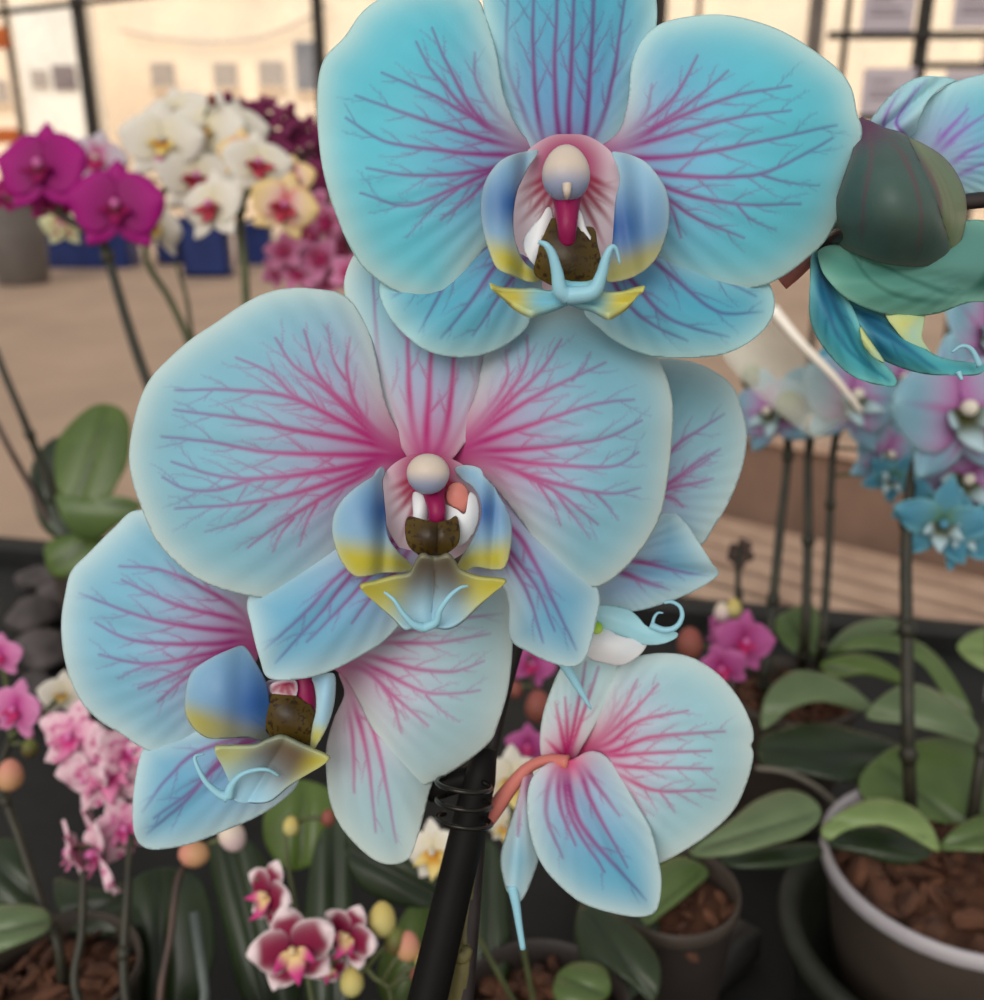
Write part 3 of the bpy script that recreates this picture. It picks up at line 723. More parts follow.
pblob('anther_cap', F, 428, 474, .2065, 21.5, 20.5, 18, ANTH, egg=.04, label='round white anther cap')
petal('callus', F, c7((420, 378), (500, 392), (540, 400), (590, 392), (632, 375), (637, 470), (585, 520), (540, 555), (490, 535), (425, 480)), CALL, .2055, (433, 535), bulge=.003, step=1.3, solid=.002, seed=42, blush=14, bl=.85, ridge=0, smooth_outline=True, axis=((437, 520), (437, 560)), groove=.001, gw=4)
petal('lip_mid_lobe', F, c7((190, 690), (270, 662), (350, 640), (420, 625), (450, 570), (480, 540), (540, 552), (600, 540), (630, 570), (660, 612), (740, 642), (868, 660), (810, 720), (745, 775), (665, 850), (600, 882), (520, 878), (440, 882), (395, 886), (340, 832), (270, 772)),
      LIPG, .2050, (432, 634), bulge=-.003, step=1.3, solid=.0012, seed=43, blush=46, bexp=2.6, bl=.95, tdir=lambda Q: np.abs(Q[:, 0] - 434) / 60, axis=((434, 570), (432, 628)), groove=.0010, gw=5, ridge=0, rims=.2, rimw=3, tilt=(0, .004), extra=[[(430, 612), (435, 590), (435, 568)]], w0=7, dens=.01)
ptube('lip_tendril', F, [(424, 628, .2020), (413, 624, .2010), (402, 612, .2000), (394, 600, .1995), (384, 592, .2000)], [5, 3.8, 2.6, 2.0, 1.2], LIPB, 12)
ptube('lip_tendril', F, [(424, 628, .2020), (436, 622, .2010), (440, 610, .2000), (450, 596, .1995), (460, 588, .2000), (468, 586, .2005)], [5, 4.2, 3.2, 2.4, 1.8, 1.1], LIPB, 12)

# --- flower at the lower left
F = part('flower', ORC, at(285, 700, .233), 'lower left blue flower half hidden by the middle flower')
a_ = lambda *p: zc(50, 500, 2.777, p); b_ = lambda *p: zc(300, 600, 3.573, p); cc = lambda *p: zc(160, 620, 4.545, p)
b = (256, 648)
petal('petal', F, a_((235, 32), (180, 78), (110, 148), (62, 198), (45, 260), (34, 340), (40, 425), (60, 500), (92, 562), (140, 612), (200, 648), (250, 682), (310, 702), (380, 690), (440, 630), (520, 540), (575, 440), (585, 380), (570, 290), (520, 200), (420, 110), (320, 40)),
      P3, .2330, b, bulge=.008, curl=.001, axis=(b, (70, 620)), groove=.001, gw=24, wave=.001, seed=51, blush=40, bl=.85, w0=5.2,
      mains=[a_((190, 180), (300, 190), (420, 240), (530, 310)), a_((200, 222), (350, 290), (540, 340)), a_((85, 262), (250, 325), (400, 355), (550, 370)), a_((130, 342), (200, 380), (300, 400), (450, 400), (550, 390)), a_((140, 428), (280, 455), (420, 430), (540, 405)), a_((250, 522), (330, 490), (400, 460), (520, 410)), a_((300, 560), (400, 480), (520, 420))],
      extra=[a_((190, 495), (240, 470), (290, 455))])
bs = (285, 740)
petal('lateral_sepal', F, a_((262, 690), (240, 770), (232, 850), (236, 925), (262, 962), (312, 968), (400, 950), (500, 910), (570, 880), (640, 836), (690, 780), (690, 700), (640, 640), (560, 610), (470, 620), (380, 640), (310, 665)),
      P2b, .2345, (290, 725), bulge=.006, axis=((285, 730), (140, 845)), groove=.0012, gw=14, seed=52, blush=40, bl=.4, w0=5, dens=.5,
      mains=[a_((270, 925), (370, 840), (460, 745), (540, 670)), a_((290, 880), (400, 800), (500, 700)), a_((260, 860), (330, 770), (430, 690))])
b = (333, 664)
petal('petal', F, b_((115, 232), (150, 265), (190, 320), (240, 420), (280, 500), (300, 570), (340, 612), (400, 648), (450, 656), (540, 610), (620, 555), (680, 500), (702, 450), (735, 345), (750, 250), (757, 150), (757, 50), (735, -30), (680, -80), (560, -90), (420, -30), (300, 70), (190, 180)),
      P3r, .2330, b, bulge=.007, curl=.001, axis=(b, (500, 690)), groove=.001, gw=20, wave=.0012, seed=53, blush=34, bl=.8, w0=5,
      mains=[b_((680, 122), (480, 155), (270, 158)), b_((650, 215), (540, 250), (400, 240), (230, 195)), b_((640, 322), (520, 335), (430, 325), (280, 250), (190, 215)), b_((460, 442), (350, 350), (230, 250)), b_((360, 470), (320, 340), (220, 240)), b_((720, 50), (520, 80), (300, 140))],
      extra=[b_((570, 435), (500, 390), (450, 340))])
bs = (336, 668)
petal('lateral_sepal', F, b_((140, 262), (160, 335), (125, 420), (98, 520), (97, 620), (110, 720), (150, 810), (220, 890), (285, 935), (345, 941), (393, 916), (420, 842), (442, 760), (458, 690), (470, 640), (440, 570), (370, 480), (290, 370), (210, 290), (160, 250)),
      P3r, .2360, bs, bulge=.006, axis=(bs, (400, 850)), groove=.0015, gw=14, seed=54, blush=50, bl=.6, w0=5, dens=.35,
      mains=[b_((345, 860), (300, 600), (240, 400), (180, 300)), b_((270, 830), (240, 560), (190, 370)), b_((195, 680), (190, 500), (165, 370))])
petal('throat', F, cc((480, 290), (530, 270), (620, 270), (700, 290), (720, 380), (700, 480), (620, 520), (540, 480), (490, 400)), STRP, .2312, (290, 675), bulge=0, cup=.003, seed=55, blush=0, step=1.5, dens=.3, w0=6, fan=(20, 160, 7, .95), ridge=0)
ptube('column', F, [(304, 672, .2290), (306, 700, .2285), (304, 725, .2295), (298, 745, .2300)], [9, 10, 9, 6], NECK, 14, label='crimson column')
petal('lip_side_lobe', F, cc((370, 122), (300, 145), (220, 185), (152, 235), (128, 300), (119, 370), (125, 430), (160, 490), (220, 530), (300, 532), (400, 528), (470, 546), (512, 520), (500, 440), (490, 350), (475, 280), (440, 210), (405, 150)),
      LIP, .2235, (258, 702), bulge=.005, tilt=(.004, 0), axis=((240, 650), (238, 730)), groove=.001, gw=12, step=1.5, solid=.0009, seed=56, tdir=((236, 640), (212, 744)), blush=54, bl=.95, rims=.35, rimw=4, ridge=0,
      extra=[cc((430, 400), (460, 430), (500, 450)), cc((420, 440), (460, 470), (510, 490)), cc((455, 340), (470, 370), (500, 400))], w0=7, dens=.01)
petal('lip_side_lobe', F, cc((690, 254), (740, 246), (786, 248), (790, 330), (775, 420), (742, 512), (702, 584), (690, 560), (700, 480), (714, 420), (716, 350), (706, 290)), LIP, .2240, (322, 690), bulge=.003, tilt=(-.004, 0), step=1.4, solid=.0009, seed=57, tdir=((325, 672), (312, 750)), blush=0, rims=.5, rimw=4, ridge=0)
petal('callus', F, cc((490, 360), (560, 345), (640, 370), (690, 420), (690, 530), (640, 560), (560, 550), (500, 500), (470, 430)), CALL, .2255, (288, 712), bulge=.003, step=1.4, solid=.002, seed=58, blush=10, bl=.8, ridge=0)
petal('lip_flap', F, cc((500, 300), (540, 280), (610, 275), (625, 310), (615, 350), (590, 365), (550, 340), (510, 335)), STRP, .2262, (285, 680), bulge=.001, step=1.3, seed=59, blush=0, ridge=0, fan=(40, 140, 4, .9), w0=8, dens=.01)
petal('lip_mid_lobe', F, cc((250, 585), (330, 575), (430, 570), (490, 545), (560, 530), (640, 565), (700, 590), (767, 625), (740, 660), (670, 702), (590, 752), (500, 822), (420, 830), (340, 822), (325, 760), (288, 670)),
      LIPG, .2228, (240, 806), bulge=-.002, step=1.4, solid=.0012, seed=60, blush=46, bexp=2.6, bl=.95, tdir=lambda Q: np.abs((Q[:, 0] - 276) - (Q[:, 1] - 760) * -.5) / 62, rims=.4, rimw=4, ridge=0, axis=((285, 740), (250, 800)), groove=.001, gw=6, tilt=(0, .003))
ptube('lip_tendril', F, [(228, 797, .2195), (218, 793, .2190), (206, 782, .2185), (198, 768, .2185), (195, 757, .2190), (204, 754, .2200)], [6, 4, 2.8, 2.2, 1.8, 1.0], LIPB, 12)
ptube('lip_tendril', F, [(228, 797, .2195), (232, 785, .2190), (241, 775, .2185), (255, 770, .2190), (268, 770, .2195), (279, 776, .2205)], [6, 4, 2.6, 2.2, 1.8, 1.0], LIPB, 12)

# --- flower behind, right of the middle one
F = part('flower', ORC, at(650, 500, .246), 'blue flower half hidden behind the right petal of the middle flower')
e_ = lambda *p: zc(580, 350, 3.03, p)
petal('petal', F, [(640, 362), (657, 359), (689, 362), (712, 371), (732, 387), (742, 413), (746, 436), (742, 465), (730, 498), (713, 527), (699, 545), (670, 545), (625, 510), (602, 450), (612, 392)], P4, .2440, (618, 500), bulge=.007, curl=.001, seed=71, blush=40, bl=.5, w0=4.5,
      mains=[e_((440, 195), (370, 240), (285, 300), (200, 420)), e_((390, 330), (330, 370), (270, 400), (180, 450)), e_((400, 390), (340, 405), (270, 420), (180, 450)), e_((310, 475), (280, 450), (220, 440)), e_((420, 300), (350, 340), (240, 420))])
petal('lateral_sepal', F, [(598, 606), (592, 585), (620, 555), (650, 525), (669, 511), (686, 524), (700, 545), (711, 562), (718, 574), (699, 588), (672, 600), (639, 610), (615, 610)], P2b, .2405, (600, 560), bulge=.004, axis=((600, 560), (716, 575)), groove=.0022, gw=9, seed=72, blush=0, w0=6, dens=.5,
      mains=[[(712, 577), (680, 572), (640, 562), (605, 558)], [(670, 590), (640, 580), (605, 566)]])
petal('lip_mid_lobe', F, e_((40, 780), (130, 785), (170, 808), (200, 838), (250, 850), (290, 858), (285, 875), (230, 890), (150, 880), (60, 840)), LIPB, .2370, (600, 620), bulge=.002, step=1.5, solid=.001, seed=73, blush=0, ridge=0)
petal('lip_side_lobe', F, e_((20, 870), (60, 840), (120, 870), (195, 885), (180, 920), (130, 950), (80, 945), (25, 925)), FLAP, .2362, (600, 650), bulge=.003, step=1.5, solid=.001, seed=74, blush=0, rims=.9, rimw=14, ridge=0)
pblob('lip_spot', F, 597, 628, .2362, 6, 6, 4, petal_mat('lime_spot', (150, 196, 60), (170, 204, 90), (160, 200, 80), trans=.05), label='lime green spot')
pts = [e_((235 + 62 * 0, 838))[0] + (.2360,)]
pts = [(650, 625, .2360), (664, 630, .2355), (676, 627, .2350), (682, 617, .2350), (680, 607, .2352), (672, 602, .2356), (664, 603, .2360)]
ptube('lip_tendril', F, pts, [3.5, 3.2, 2.8, 2.4, 2.0, 1.8, 1.2], LIPB, 10)
ptube('lip_tendril', F, [(652, 628, .2362), (654, 618, .2360), (658, 613, .2360), (663, 613, .2362)], [2, 1.6, 1.2, .8], LIPB, 8)
ptube('lip_tendril', F, [(562, 660, .2365), (570, 673, .2360), (580, 690, .2358), (591, 709, .2358)], [6, 5, 3.5, 1.2], LIPB, 10)

# --- flower at the lower right, seen from the side
F = part('flower', ORC, at(570, 760, .240), 'lower right blue flower seen from behind on a salmon stalk')
dd = lambda *p: zc(480, 630, 3.03, p)
b = (580, 750)
petal('petal', F, dd((300, 385), (310, 350), (345, 270), (380, 190), (412, 120), (480, 82), (560, 72), (640, 85), (720, 135), (780, 205), (820, 285), (826, 330), (819, 350), (826, 380), (810, 450), (770, 540), (700, 610), (620, 665), (540, 705), (500, 690), (450, 600), (390, 490), (330, 410)),
      P5, .2400, b, bulge=.008, curl=.001, axis=(b, (748, 745)), groove=.001, gw=20, wave=.001, seed=81, blush=34, bl=.95, w0=4.6,
      mains=[dd((540, 165), (460, 250), (370, 330)), dd((630, 248), (480, 280), (390, 345)), dd((740, 308), (520, 325), (400, 370)), dd((700, 368), (500, 375), (390, 380)), dd((700, 418), (500, 415), (400, 405)), dd((710, 482), (540, 485), (430, 440), (350, 400)), dd((410, 170), (400, 260), (350, 340)), dd((480, 150), (440, 230), (370, 320)), dd((500, 560), (450, 480), (370, 410))],
      extra=[dd((590, 550), (570, 520), (540, 485))])
petal('dorsal_sepal', F, dd((250, 410), (195, 392), (183, 345), (190, 270), (210, 200), (250, 110), (300, 70), (335, 60), (415, 98), (392, 180), (366, 250), (345, 290), (310, 350), (285, 395)),
      P5, .2425, (567, 760), bulge=.004, axis=((567, 760), (590, 660)), groove=.001, gw=10, seed=82, blush=24, bl=.9, w0=4.4, dens=.4,
      mains=[dd((200, 330), (240, 370)), dd((228, 220), (250, 330)), dd((262, 200), (265, 320)), dd((318, 100), (290, 250), (270, 350)), dd((360, 110), (320, 230), (280, 350))])
petal('lateral_sepal', F, dd((285, 390), (325, 370), (360, 372), (392, 395), (425, 440), (472, 525), (516, 605), (541, 705), (548, 780), (531, 850), (480, 867), (400, 855), (310, 825), (240, 770), (190, 710), (160, 640), (145, 560), (148, 480), (172, 430), (215, 402), (255, 400)),
      P5b, .2370, (568, 762), bulge=.006, axis=((570, 770), (658, 912)), groove=.0016, gw=12, seed=83, blush=22, bl=.95, w0=5.4, dens=.35,
      mains=[dd((505, 815), (330, 620), (275, 500), (265, 420)), dd((440, 720), (340, 530), (300, 420)), dd((250, 690), (200, 560), (215, 440)), dd((290, 650), (245, 540), (240, 440)), dd((420, 560), (340, 450), (300, 400)), dd((380, 730), (280, 570), (255, 440))])
petal('lip_side_lobe', F, dd((150, 400), (130, 450), (108, 540), (75, 640), (64, 700), (80, 780), (98, 806), (118, 822), (138, 795), (160, 740), (174, 690), (160, 620), (155, 540), (160, 460)),
      P5b, .2430, (525, 770), bulge=.003, axis=((525, 770), (512, 890)), groove=-.0012, gw=8, seed=84, blush=30, bl=.6, w0=4, dens=.3, tdir=((528, 770), (515, 900)), fan=(70, 110, 4, .5))
ptube('lip_tendril', F, [(512, 885, .2425), (516, 905, .2420), (519, 925, .2418), (523, 949, .2416)], [5.5, 4.5, 3.6, 3.0], LIPB, 12)
ptube('pedicel', F, [(486, 822, .2470), (497, 806, .2460), (510, 788, .2450), (528, 768, .2440), (548, 760, .2420), (568, 762, .2395)], [8, 8.5, 7.5, 6, 5.5, 7], SALM, 14, label='salmon pink stalk')

# --- flower at the right edge, seen from behind, and the bud in front of it
F = part('flower', ORC, at(940, 250, .216), 'blue flower at the right edge seen from behind with green sepal')
g_ = lambda *p: zc(780, 60, 4.82, p); h_ = lambda *p: zc(780, 230, 4.82, p)
petal('petal', F, g_((600, 390), (650, 330), (672, 262), (722, 190), (800, 132), (880, 98), (960, 78), (1100, 60), (1240, 180), (1260, 420), (1180, 600), (1040, 660), (900, 655), (820, 640), (780, 540), (700, 450)),
      P6, .2190, (920, 160), bulge=.006, seed=91, blush=16, bl=.5, w0=6, dens=.4, mains=[g_((900, 240), (800, 350), (720, 450)), g_((980, 270), (860, 360), (750, 460)), g_((1000, 400), (900, 450), (790, 520)), g_((980, 500), (900, 530), (810, 570))])
petal('dorsal_sepal', F, g_((440, 310), (470, 250), (530, 180), (600, 120), (680, 86), (760, 80), (850, 103), (800, 122), (740, 165), (700, 215), (665, 290), (650, 345), (600, 385), (520, 370)),
      P6, .2165, (910, 140), bulge=.005, axis=((882, 130), (940, 80)), groove=.003, gw=7, seed=92, blush=0, w0=3, dens=.3, mains=[g_((700, 95), (620, 180), (560, 300)), g_((600, 130), (540, 220), (500, 330))], tdir=((880, 140), (950, 80)))
petal('lateral_sepal', F, h_((190, 100), (290, 66), (400, 60), (620, 60), (760, 20), (850, -30), (984, -40), (1120, 40), (1160, 200), (1070, 330), (900, 350), (750, 400), (600, 411), (470, 392), (330, 332), (240, 252), (196, 180)),
      P6g, .2130, (1000, 260), bulge=.006, axis=((820, 255), (1000, 295)), groove=.0016, gw=14, seed=93, blush=0, w0=7, dens=.15, mains=[h_((340, 110), (440, 250), (620, 330), (900, 340)), h_((450, 140), (640, 240), (900, 310))], rims=.6, rimw=9, label='green backed sepal')
petal('lateral_sepal', F, h_((160, 105), (200, 130), (240, 200), (300, 300), (350, 380), (400, 500), (450, 600), (540, 690), (552, 752), (440, 737), (350, 702), (260, 622), (185, 520), (150, 430), (144, 330), (148, 200)),
      P6t, .2155, (822, 260), bulge=.004, axis=((818, 260), (880, 380)), groove=.003, gw=9, seed=94, blush=0, w0=6, dens=.2, rims=.6, rimw=6, mains=[h_((480, 700), (330, 580), (240, 420), (190, 250)), h_((520, 720), (380, 600), (300, 450), (220, 270))], label='teal folded sepal')
petal('lip_mid_lobe', F, h_((310, 340), (400, 370), (480, 400), (600, 500), (720, 592), (800, 625), (900, 640), (985, 650), (970, 690), (870, 700), (700, 690), (560, 650), (470, 600), (430, 530), (380, 450)),
      P6t, .2168, (850, 310), bulge=.004, axis=((850, 310), (980, 368)), groove=.002, gw=8, seed=95, blush=0, rims=.4, rimw=5, w0=6, dens=.2, fan=(20, 50, 3, .8))
petal('lip_wing', F, h_((510, 405), (600, 412), (690, 408), (682, 520), (722, 592), (620, 545), (560, 485)), LIPM, .2160, (900, 330), bulge=.001, seed=96, blush=0, step=1.6, ridge=0, tdir=((925, 345), (890, 318)), label='lime yellow wing')
petal('lip_wing', F, h_((385, 470), (420, 520), (470, 590), (500, 640), (440, 600), (400, 540)), LIPM, .2150, (900, 330), bulge=.001, seed=97, blush=0, step=1.4, ridge=0, tdir=((890, 360), (866, 330)), label='lime yellow wing')
ptube('lip_tendril', F, [(980, 366, .2165), (972, 350, .2160), (962, 346, .2160), (952, 352, .2162)], [3.5, 2.5, 2, 1.2], LIPB, 8)
ptube('lip_tendril', F, [(958, 372, .2160), (962, 380, .2155)], [3, 1.5], LIPB, 8)

B_ = part('bud', ORC, at(895, 195, .205), 'large green bud with purple tip')
o = petal('bud_body', B_, g_((386, 330), (430, 335), (500, 372), (560, 392), (650, 438), (740, 492), (802, 562), (846, 660), (850, 762), (828, 862), (770, 932), (700, 956), (560, 946), (420, 910), (280, 842), (290, 740), (340, 600), (372, 480)),
          BUDM, .2040, (866, 134), bulge=.018, step=1.8, solid=.004, seed=98, blush=20, bl=.95, bexp=2.2, tdir=lambda Q: .5 + ((Q[:, 0] - 906) - (Q[:, 1] - 150) * .33 - 5 * np.sin((Q[:, 1] - 150) / 32)) / 60, rims=.35, rimw=4, w0=4, dens=.15, ridge=.4, axis=((905, 150), (945, 250)), groove=.0012, gw=4,
          mains=[g_((745, 920), (740, 760), (700, 600), (600, 450)), g_((640, 930), (640, 760), (590, 560), (520, 430)), g_((420, 900), (440, 700), (450, 480))], extra=[g_((790, 900), (800, 760), (745, 600), (640, 440)), g_((760, 900), (770, 760), (720, 600), (620, 440))])
pblob('bud_back', B_, 897, 204, .2130, 40, 44, 34, BUDM, rot=.25)
ptube('pedicel', B_, [(815, 250, .2270), (828, 243, .2230), (840, 234, .2150), (852, 226, .2100)], [4, 6, 8, 9], M_spiked, 12)
ptube('pedicel', ORC, [(782, 284, .2280), (794, 274, .2270), (806, 264, .2260), (822, 250, .2260)], [7, 7, 6, 6], SALM, 12)

# ------------------------------------------------------------------ the plants behind
LEAFS = {}
def leaf_mat(name, c1, c2, rough=.38, spec=.45):
    m, t, b = nodes(name)
    f = noise(t, 22, 3)
    c = ramp(t, f, [(.3, lin(c2)), (.7, lin(c1))])
    c = mixc(t, attr(t, 'vein'), c, lin(tuple(v * .62 for v in c2)))
    c = mixc(t, attr(t, 'rim'), c, lin(tuple(min(255, v * 1.12) for v in c1)))
    t.links.new(c, b.inputs['Base Color']); b.inputs['Roughness'].default_value = rough; b.inputs['Specular IOR Level'].default_value = spec
    return m
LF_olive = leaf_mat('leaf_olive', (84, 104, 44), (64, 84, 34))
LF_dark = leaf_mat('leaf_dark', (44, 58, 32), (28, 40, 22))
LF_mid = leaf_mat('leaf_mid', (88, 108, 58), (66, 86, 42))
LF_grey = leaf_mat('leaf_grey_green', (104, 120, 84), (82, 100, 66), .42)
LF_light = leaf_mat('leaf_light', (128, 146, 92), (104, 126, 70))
M_stemd = plain('dark_stem', (52, 50, 36), (34, 34, 26), .5, 80)
M_stemg = plain('green_stem', (86, 92, 54), (64, 70, 42), .5, 80)
M_stems = plain('brown_stem', (84, 64, 56), (58, 44, 40), .5, 80)
M_rootg = plain('aerial_root', (126, 118, 106), (98, 94, 84), .7, 60)
M_potd = plain('dark_pot', (58, 50, 46), (42, 36, 34), .5, 20)

def leaf(plant, outline, d0, tilt, axis, mat, seed=1, bulge=.006):
    return petal('leaf', plant, outline, mat, d0, axis[0], bulge=bulge, tilt=tilt, axis=axis, groove=.003, gw=7, step=4.0, solid=.0014, seed=seed, mains=[[axis[1]]], w0=3.2, dens=.001, blush=0, rims=.35, rimw=4, ridge=0)

def pot(plant, c, r, h=.105, mat=None, rim=None, seed=0, chips=60, bark=True):
    """c = centre of the pot's foot on the bench"""
    c = Vector(c); mat = mat or M_pot
    m = MB(); m.lathe(c, [(0, .002), (r * .70, .002), (r * .74, .010), (r * .95, h - .012), (r * .96, h - .010)], 40); 
    m.lathe(c, [(r * .90, h - .02), (r * .70, .012), (0, .012)], 40)
    m.build('pot', mat, plant)
    m = MB(); m.lathe(c, [(r * .955, h - .010), (r, h - .008), (r * 1.005, h - .001), (r * .98, h), (r * .945, h - .001), (r * .93, h - .012)], 48)
    m.build('pot_rim', rim or mat, plant)
    rb = random.Random(seed); m = MB()
    m.lathe(c, [(0, h - .014), (r * .93, h - .016), (r * .90, h - .03)], 24)
    for k in range(chips):
        a = rb.uniform(0, 6.28); q = r * .84 * math.sqrt(rb.random()); s = rb.uniform(.08, .19) * r
        m.blob((c.x + q * math.cos(a), c.y + q * math.sin(a), c.z + h - .012 + rb.uniform(0, .003)), s, (1.25, rb.uniform(.5, .8), .38), Euler((rb.random(), rb.random(), rb.random() * 6)), k, .25, 8)
    o = m.build('bark', M_bark, plant, smooth=False); o['kind'] = 'stuff'

def spike(plant, pts, rpx, end=None, mat=None, name='spike', nodes_=0):
    P = [tuple(p) for p in pts]
    W_ = [at(*p) for p in P]
    if end is not None: W_.append(Vector(end))
    C = [Vector(p) for p in crom([tuple(p) for p in W_], 8)]
    r0 = rpx * P[0][2] / FPX
    n = len(C); R = [r0 * (.8 + .35 * i / n) for i in range(n)]
    m = MB(); m.tube(C, R, 10)
    for k in range(nodes_):
        i = int((k + .7) / (nodes_ + .4) * n); i = min(max(1, i), n - 2)
        tdir = (C[i + 1] - C[i - 1]).normalized() * r0 * 1.6
        m.tube([C[i] - tdir, C[i], C[i] + tdir], [R[i], R[i] * 1.5, R[i]], 10)
    m.build(name, mat or M_stemd, plant)
    return C

def blade(L, W, ang, p=.8, q=.75, cup=.10, bend=.06, wave=0.0, nu=16, nv=12, stripes=0, seed=0, z0=0.03, fold=0.0):
    V = []; F = []; T = []; R = []; B = []; N = []
    rng = random.Random(seed); ph = rng.random() * 6
    ca, sa = math.cos(ang), math.sin(ang)
    for i in range(nu + 1):
        u = i / nu
        w_ = W / 2 * max(.02, math.sin(math.pi * min(.999, max(.012, .04 + .96 * u) ** p)) ** q)
        for j in range(nv + 1):
            v = -1 + 2 * j / nv
            x = v * w_; z = z0 + u * L + (1 - v * v) * 0.0
            y = -cup * W * (1 - v * v) * u + bend * L * u * u + wave * math.sin(6 * u + 5 * v + ph) * abs(v) ** 2 * u + fold * abs(v) * W
            V.append((x * ca + z * sa, y, -x * sa + z * ca))
            T.append(u); ed = min(1 - abs(v), (1 - u) * 1.6)
            R.append(.9 * math.exp(-ed / .16)); B.append(.9 * math.exp(-(u / .28) ** 1.6))
            N.append((max(0, math.cos(v * math.pi * stripes)) ** 6) * .7 * max(0, 1 - u * 1.1) ** .5 * (1 if u > .05 else 0) if stripes else 0)
    for i in range(nu):
        for j in range(nv):
            a = i * (nv + 1) + j
            F.append((a, a + 1, a + nv + 2, a + nv + 1))
    return V, F, dict(t=T, rim=R, blush=B, vein=N)
BM = {}
def make_kind(key, mp, ms, ml, mc, petal_=(.50, .60), sepal_=(.50, .34), cup=.12, wave=.0, stripes=0, lip=.20, bend=.05, narrow=1.0):
    """meshes of one bloom of unit width, facing -Y"""
    L = []
    def me(name, V, F, A, mat):
        m = bpy.data.meshes.new(name); m.from_pydata([tuple(v) for v in V], [], F)
        m.polygons.foreach_set('use_smooth', np.ones(len(m.polygons), dtype=bool))
        for k, a in A.items():
            x = m.attributes.new(k, 'FLOAT', 'POINT'); x.data.foreach_set('value', np.asarray(a, dtype=np.float32))
        m.materials.append(mat); m.update(); return m
    for nm, a in (('dorsal_sepal', 0), ('lateral_sepal', math.radians(140)), ('lateral_sepal', math.radians(-140))):
        V, F, A = blade(sepal_[0], sepal_[1] * narrow, a, cup=cup, bend=bend + .05, wave=wave, stripes=stripes, seed=len(L))
        V = [(x, y + .02, z) for x, y, z in V]
        L.append((nm, me(nm, V, F, A, ms)))
    for a in (math.radians(78), math.radians(-78)):
        V, F, A = blade(petal_[0], petal_[1] * narrow, a, p=.72, q=.6, cup=cup, bend=bend, wave=wave, stripes=stripes + (2 if stripes else 0), seed=len(L))
        L.append(('petal', me('petal', V, F, A, mp)))
    V, F, T = [], [], []
    for (ln, wd, a, fw) in ((lip, lip * .8, math.pi, -.5), (lip * .8, lip * .55, math.radians(115), -.7), (lip * .8, lip * .55, math.radians(-115), -.7)):
        v, f, A = blade(ln, wd, a, cup=.3, bend=fw, nu=8, nv=6)
        n = len(V); V += [(x, y - .03, z) for x, y, z in v]; F += [tuple(i + n for i in q) for q in f]; T += A['t']
    z = [0] * len(V)
    L.append(('lip', me('lip', V, F, dict(t=T, rim=z, blush=[max(0, .9 - 2 * t) for t in T], vein=z), ml)))
    mb = MB(); mb.blob((0, -.075, .02), .045, (1, 1.5, 1.1), n=10); mb.tube([(0, -.06, .01), (0, 0, 0)], [.03, .03], 8)
    z = [0] * len(mb.v)
    L.append(('column', me('column', mb.v, mb.f, dict(t=z, rim=z, blush=z, vein=z), mc)))
    BM[key] = L
def simple_kind(key, mp, wave=.03, lipm=None):
    make_kind(key, mp, mp, lipm or mp, mp, petal_=(.48, .44), sepal_=(.5, .34), wave=wave, lip=.2)
    keep = [x for x in BM[key] if x[0] != 'column']
    BM[key] = keep
RBASE = Matrix(((1, FWD.x, UP.x), (0, FWD.y, UP.y), (0, FWD.z, UP.z)))
def bloom(plant, key, px, py, d, wpx, yaw=0, pitch=0, roll=0, C=None, pm=None, label=None):
    loc = at(px, py, d)
    f = part('flower', plant, loc, label)
    s = wpx * d / FPX
    R = RBASE @ Euler((math.radians(pitch), math.radians(roll), math.radians(yaw)), 'XYZ').to_matrix()
    f.rotation_euler = R.to_euler(); f.scale = (s, s, s)
    for nm, me in BM[key]:
        o = bpy.data.objects.new(nm, me); COL.objects.link(o); o.parent = f
        if d < 1.2:
            md = o.modifiers.new('thickness', 'SOLIDIFY'); md.thickness = .012; md.offset = 0
    if C is not None:
        q = min(C, key=lambda p: (p - loc).length)
        back = loc + R @ Vector((0, .05 * s, 0))
        if (q - back).length > .004:
            mid = (back + q) / 2 + R @ Vector((0, .12 * s, 0))
            m = MB(); m.tube([Vector(p) for p in crom([tuple(back), tuple(mid), tuple(q)], 5)], .0012, 8); m.build('pedicel', pm or M_stemg, plant)
    return f
def bud(plant, px, py, d, rpx, mat, egg=-.15, rot=0.0, C=None, ry=1.25):
    pblob('bud', plant, px, py, d, rpx, rpx * ry, rpx, mat, rot, egg, n=16)
    if C is not None:
        loc = at(px, py, d); q = min(C, key=lambda p: (p - loc).length)
        m = MB(); m.tube([loc, (loc + q) / 2 + Vector((0, 0, .002)), q], .0011, 8); m.build('pedicel', M_stemg, plant)

pm_ = petal_mat
K_mag = pm_('petal_magenta', (150, 0, 110), (168, 4, 124), (176, 20, 134), blush=(140, 20, 100), v_near=(110, 0, 90), v_far=(120, 0, 96), rough=.55, trans=.15)
K_magl = pm_('lip_magenta', (120, 10, 60), (150, 16, 90), (160, 30, 100), blush=(90, 20, 30), trans=.05)
K_pinkc = pm_('column_pink', (220, 120, 180), (220, 120, 180), (220, 120, 180), trans=.05)
K_magb = pm_('petal_rose', (196, 60, 140), (190, 40, 130), (200, 80, 150), trans=.15)
K_white = pm_('petal_white', (238, 230, 214), (244, 238, 226), (248, 244, 234), blush=(236, 226, 190), trans=.2)
K_redlip = pm_('lip_red', (150, 30, 50), (180, 60, 80), (220, 160, 120), blush=(130, 10, 30), trans=.05)
K_yell = pm_('lip_yellow', (214, 160, 40), (236, 214, 140), (240, 230, 190), blush=(190, 120, 20), trans=.05)
K_cream = pm_('petal_cream', (246, 226, 214), (244, 216, 160), (240, 206, 120), blush=(210, 70, 90), trans=.15)
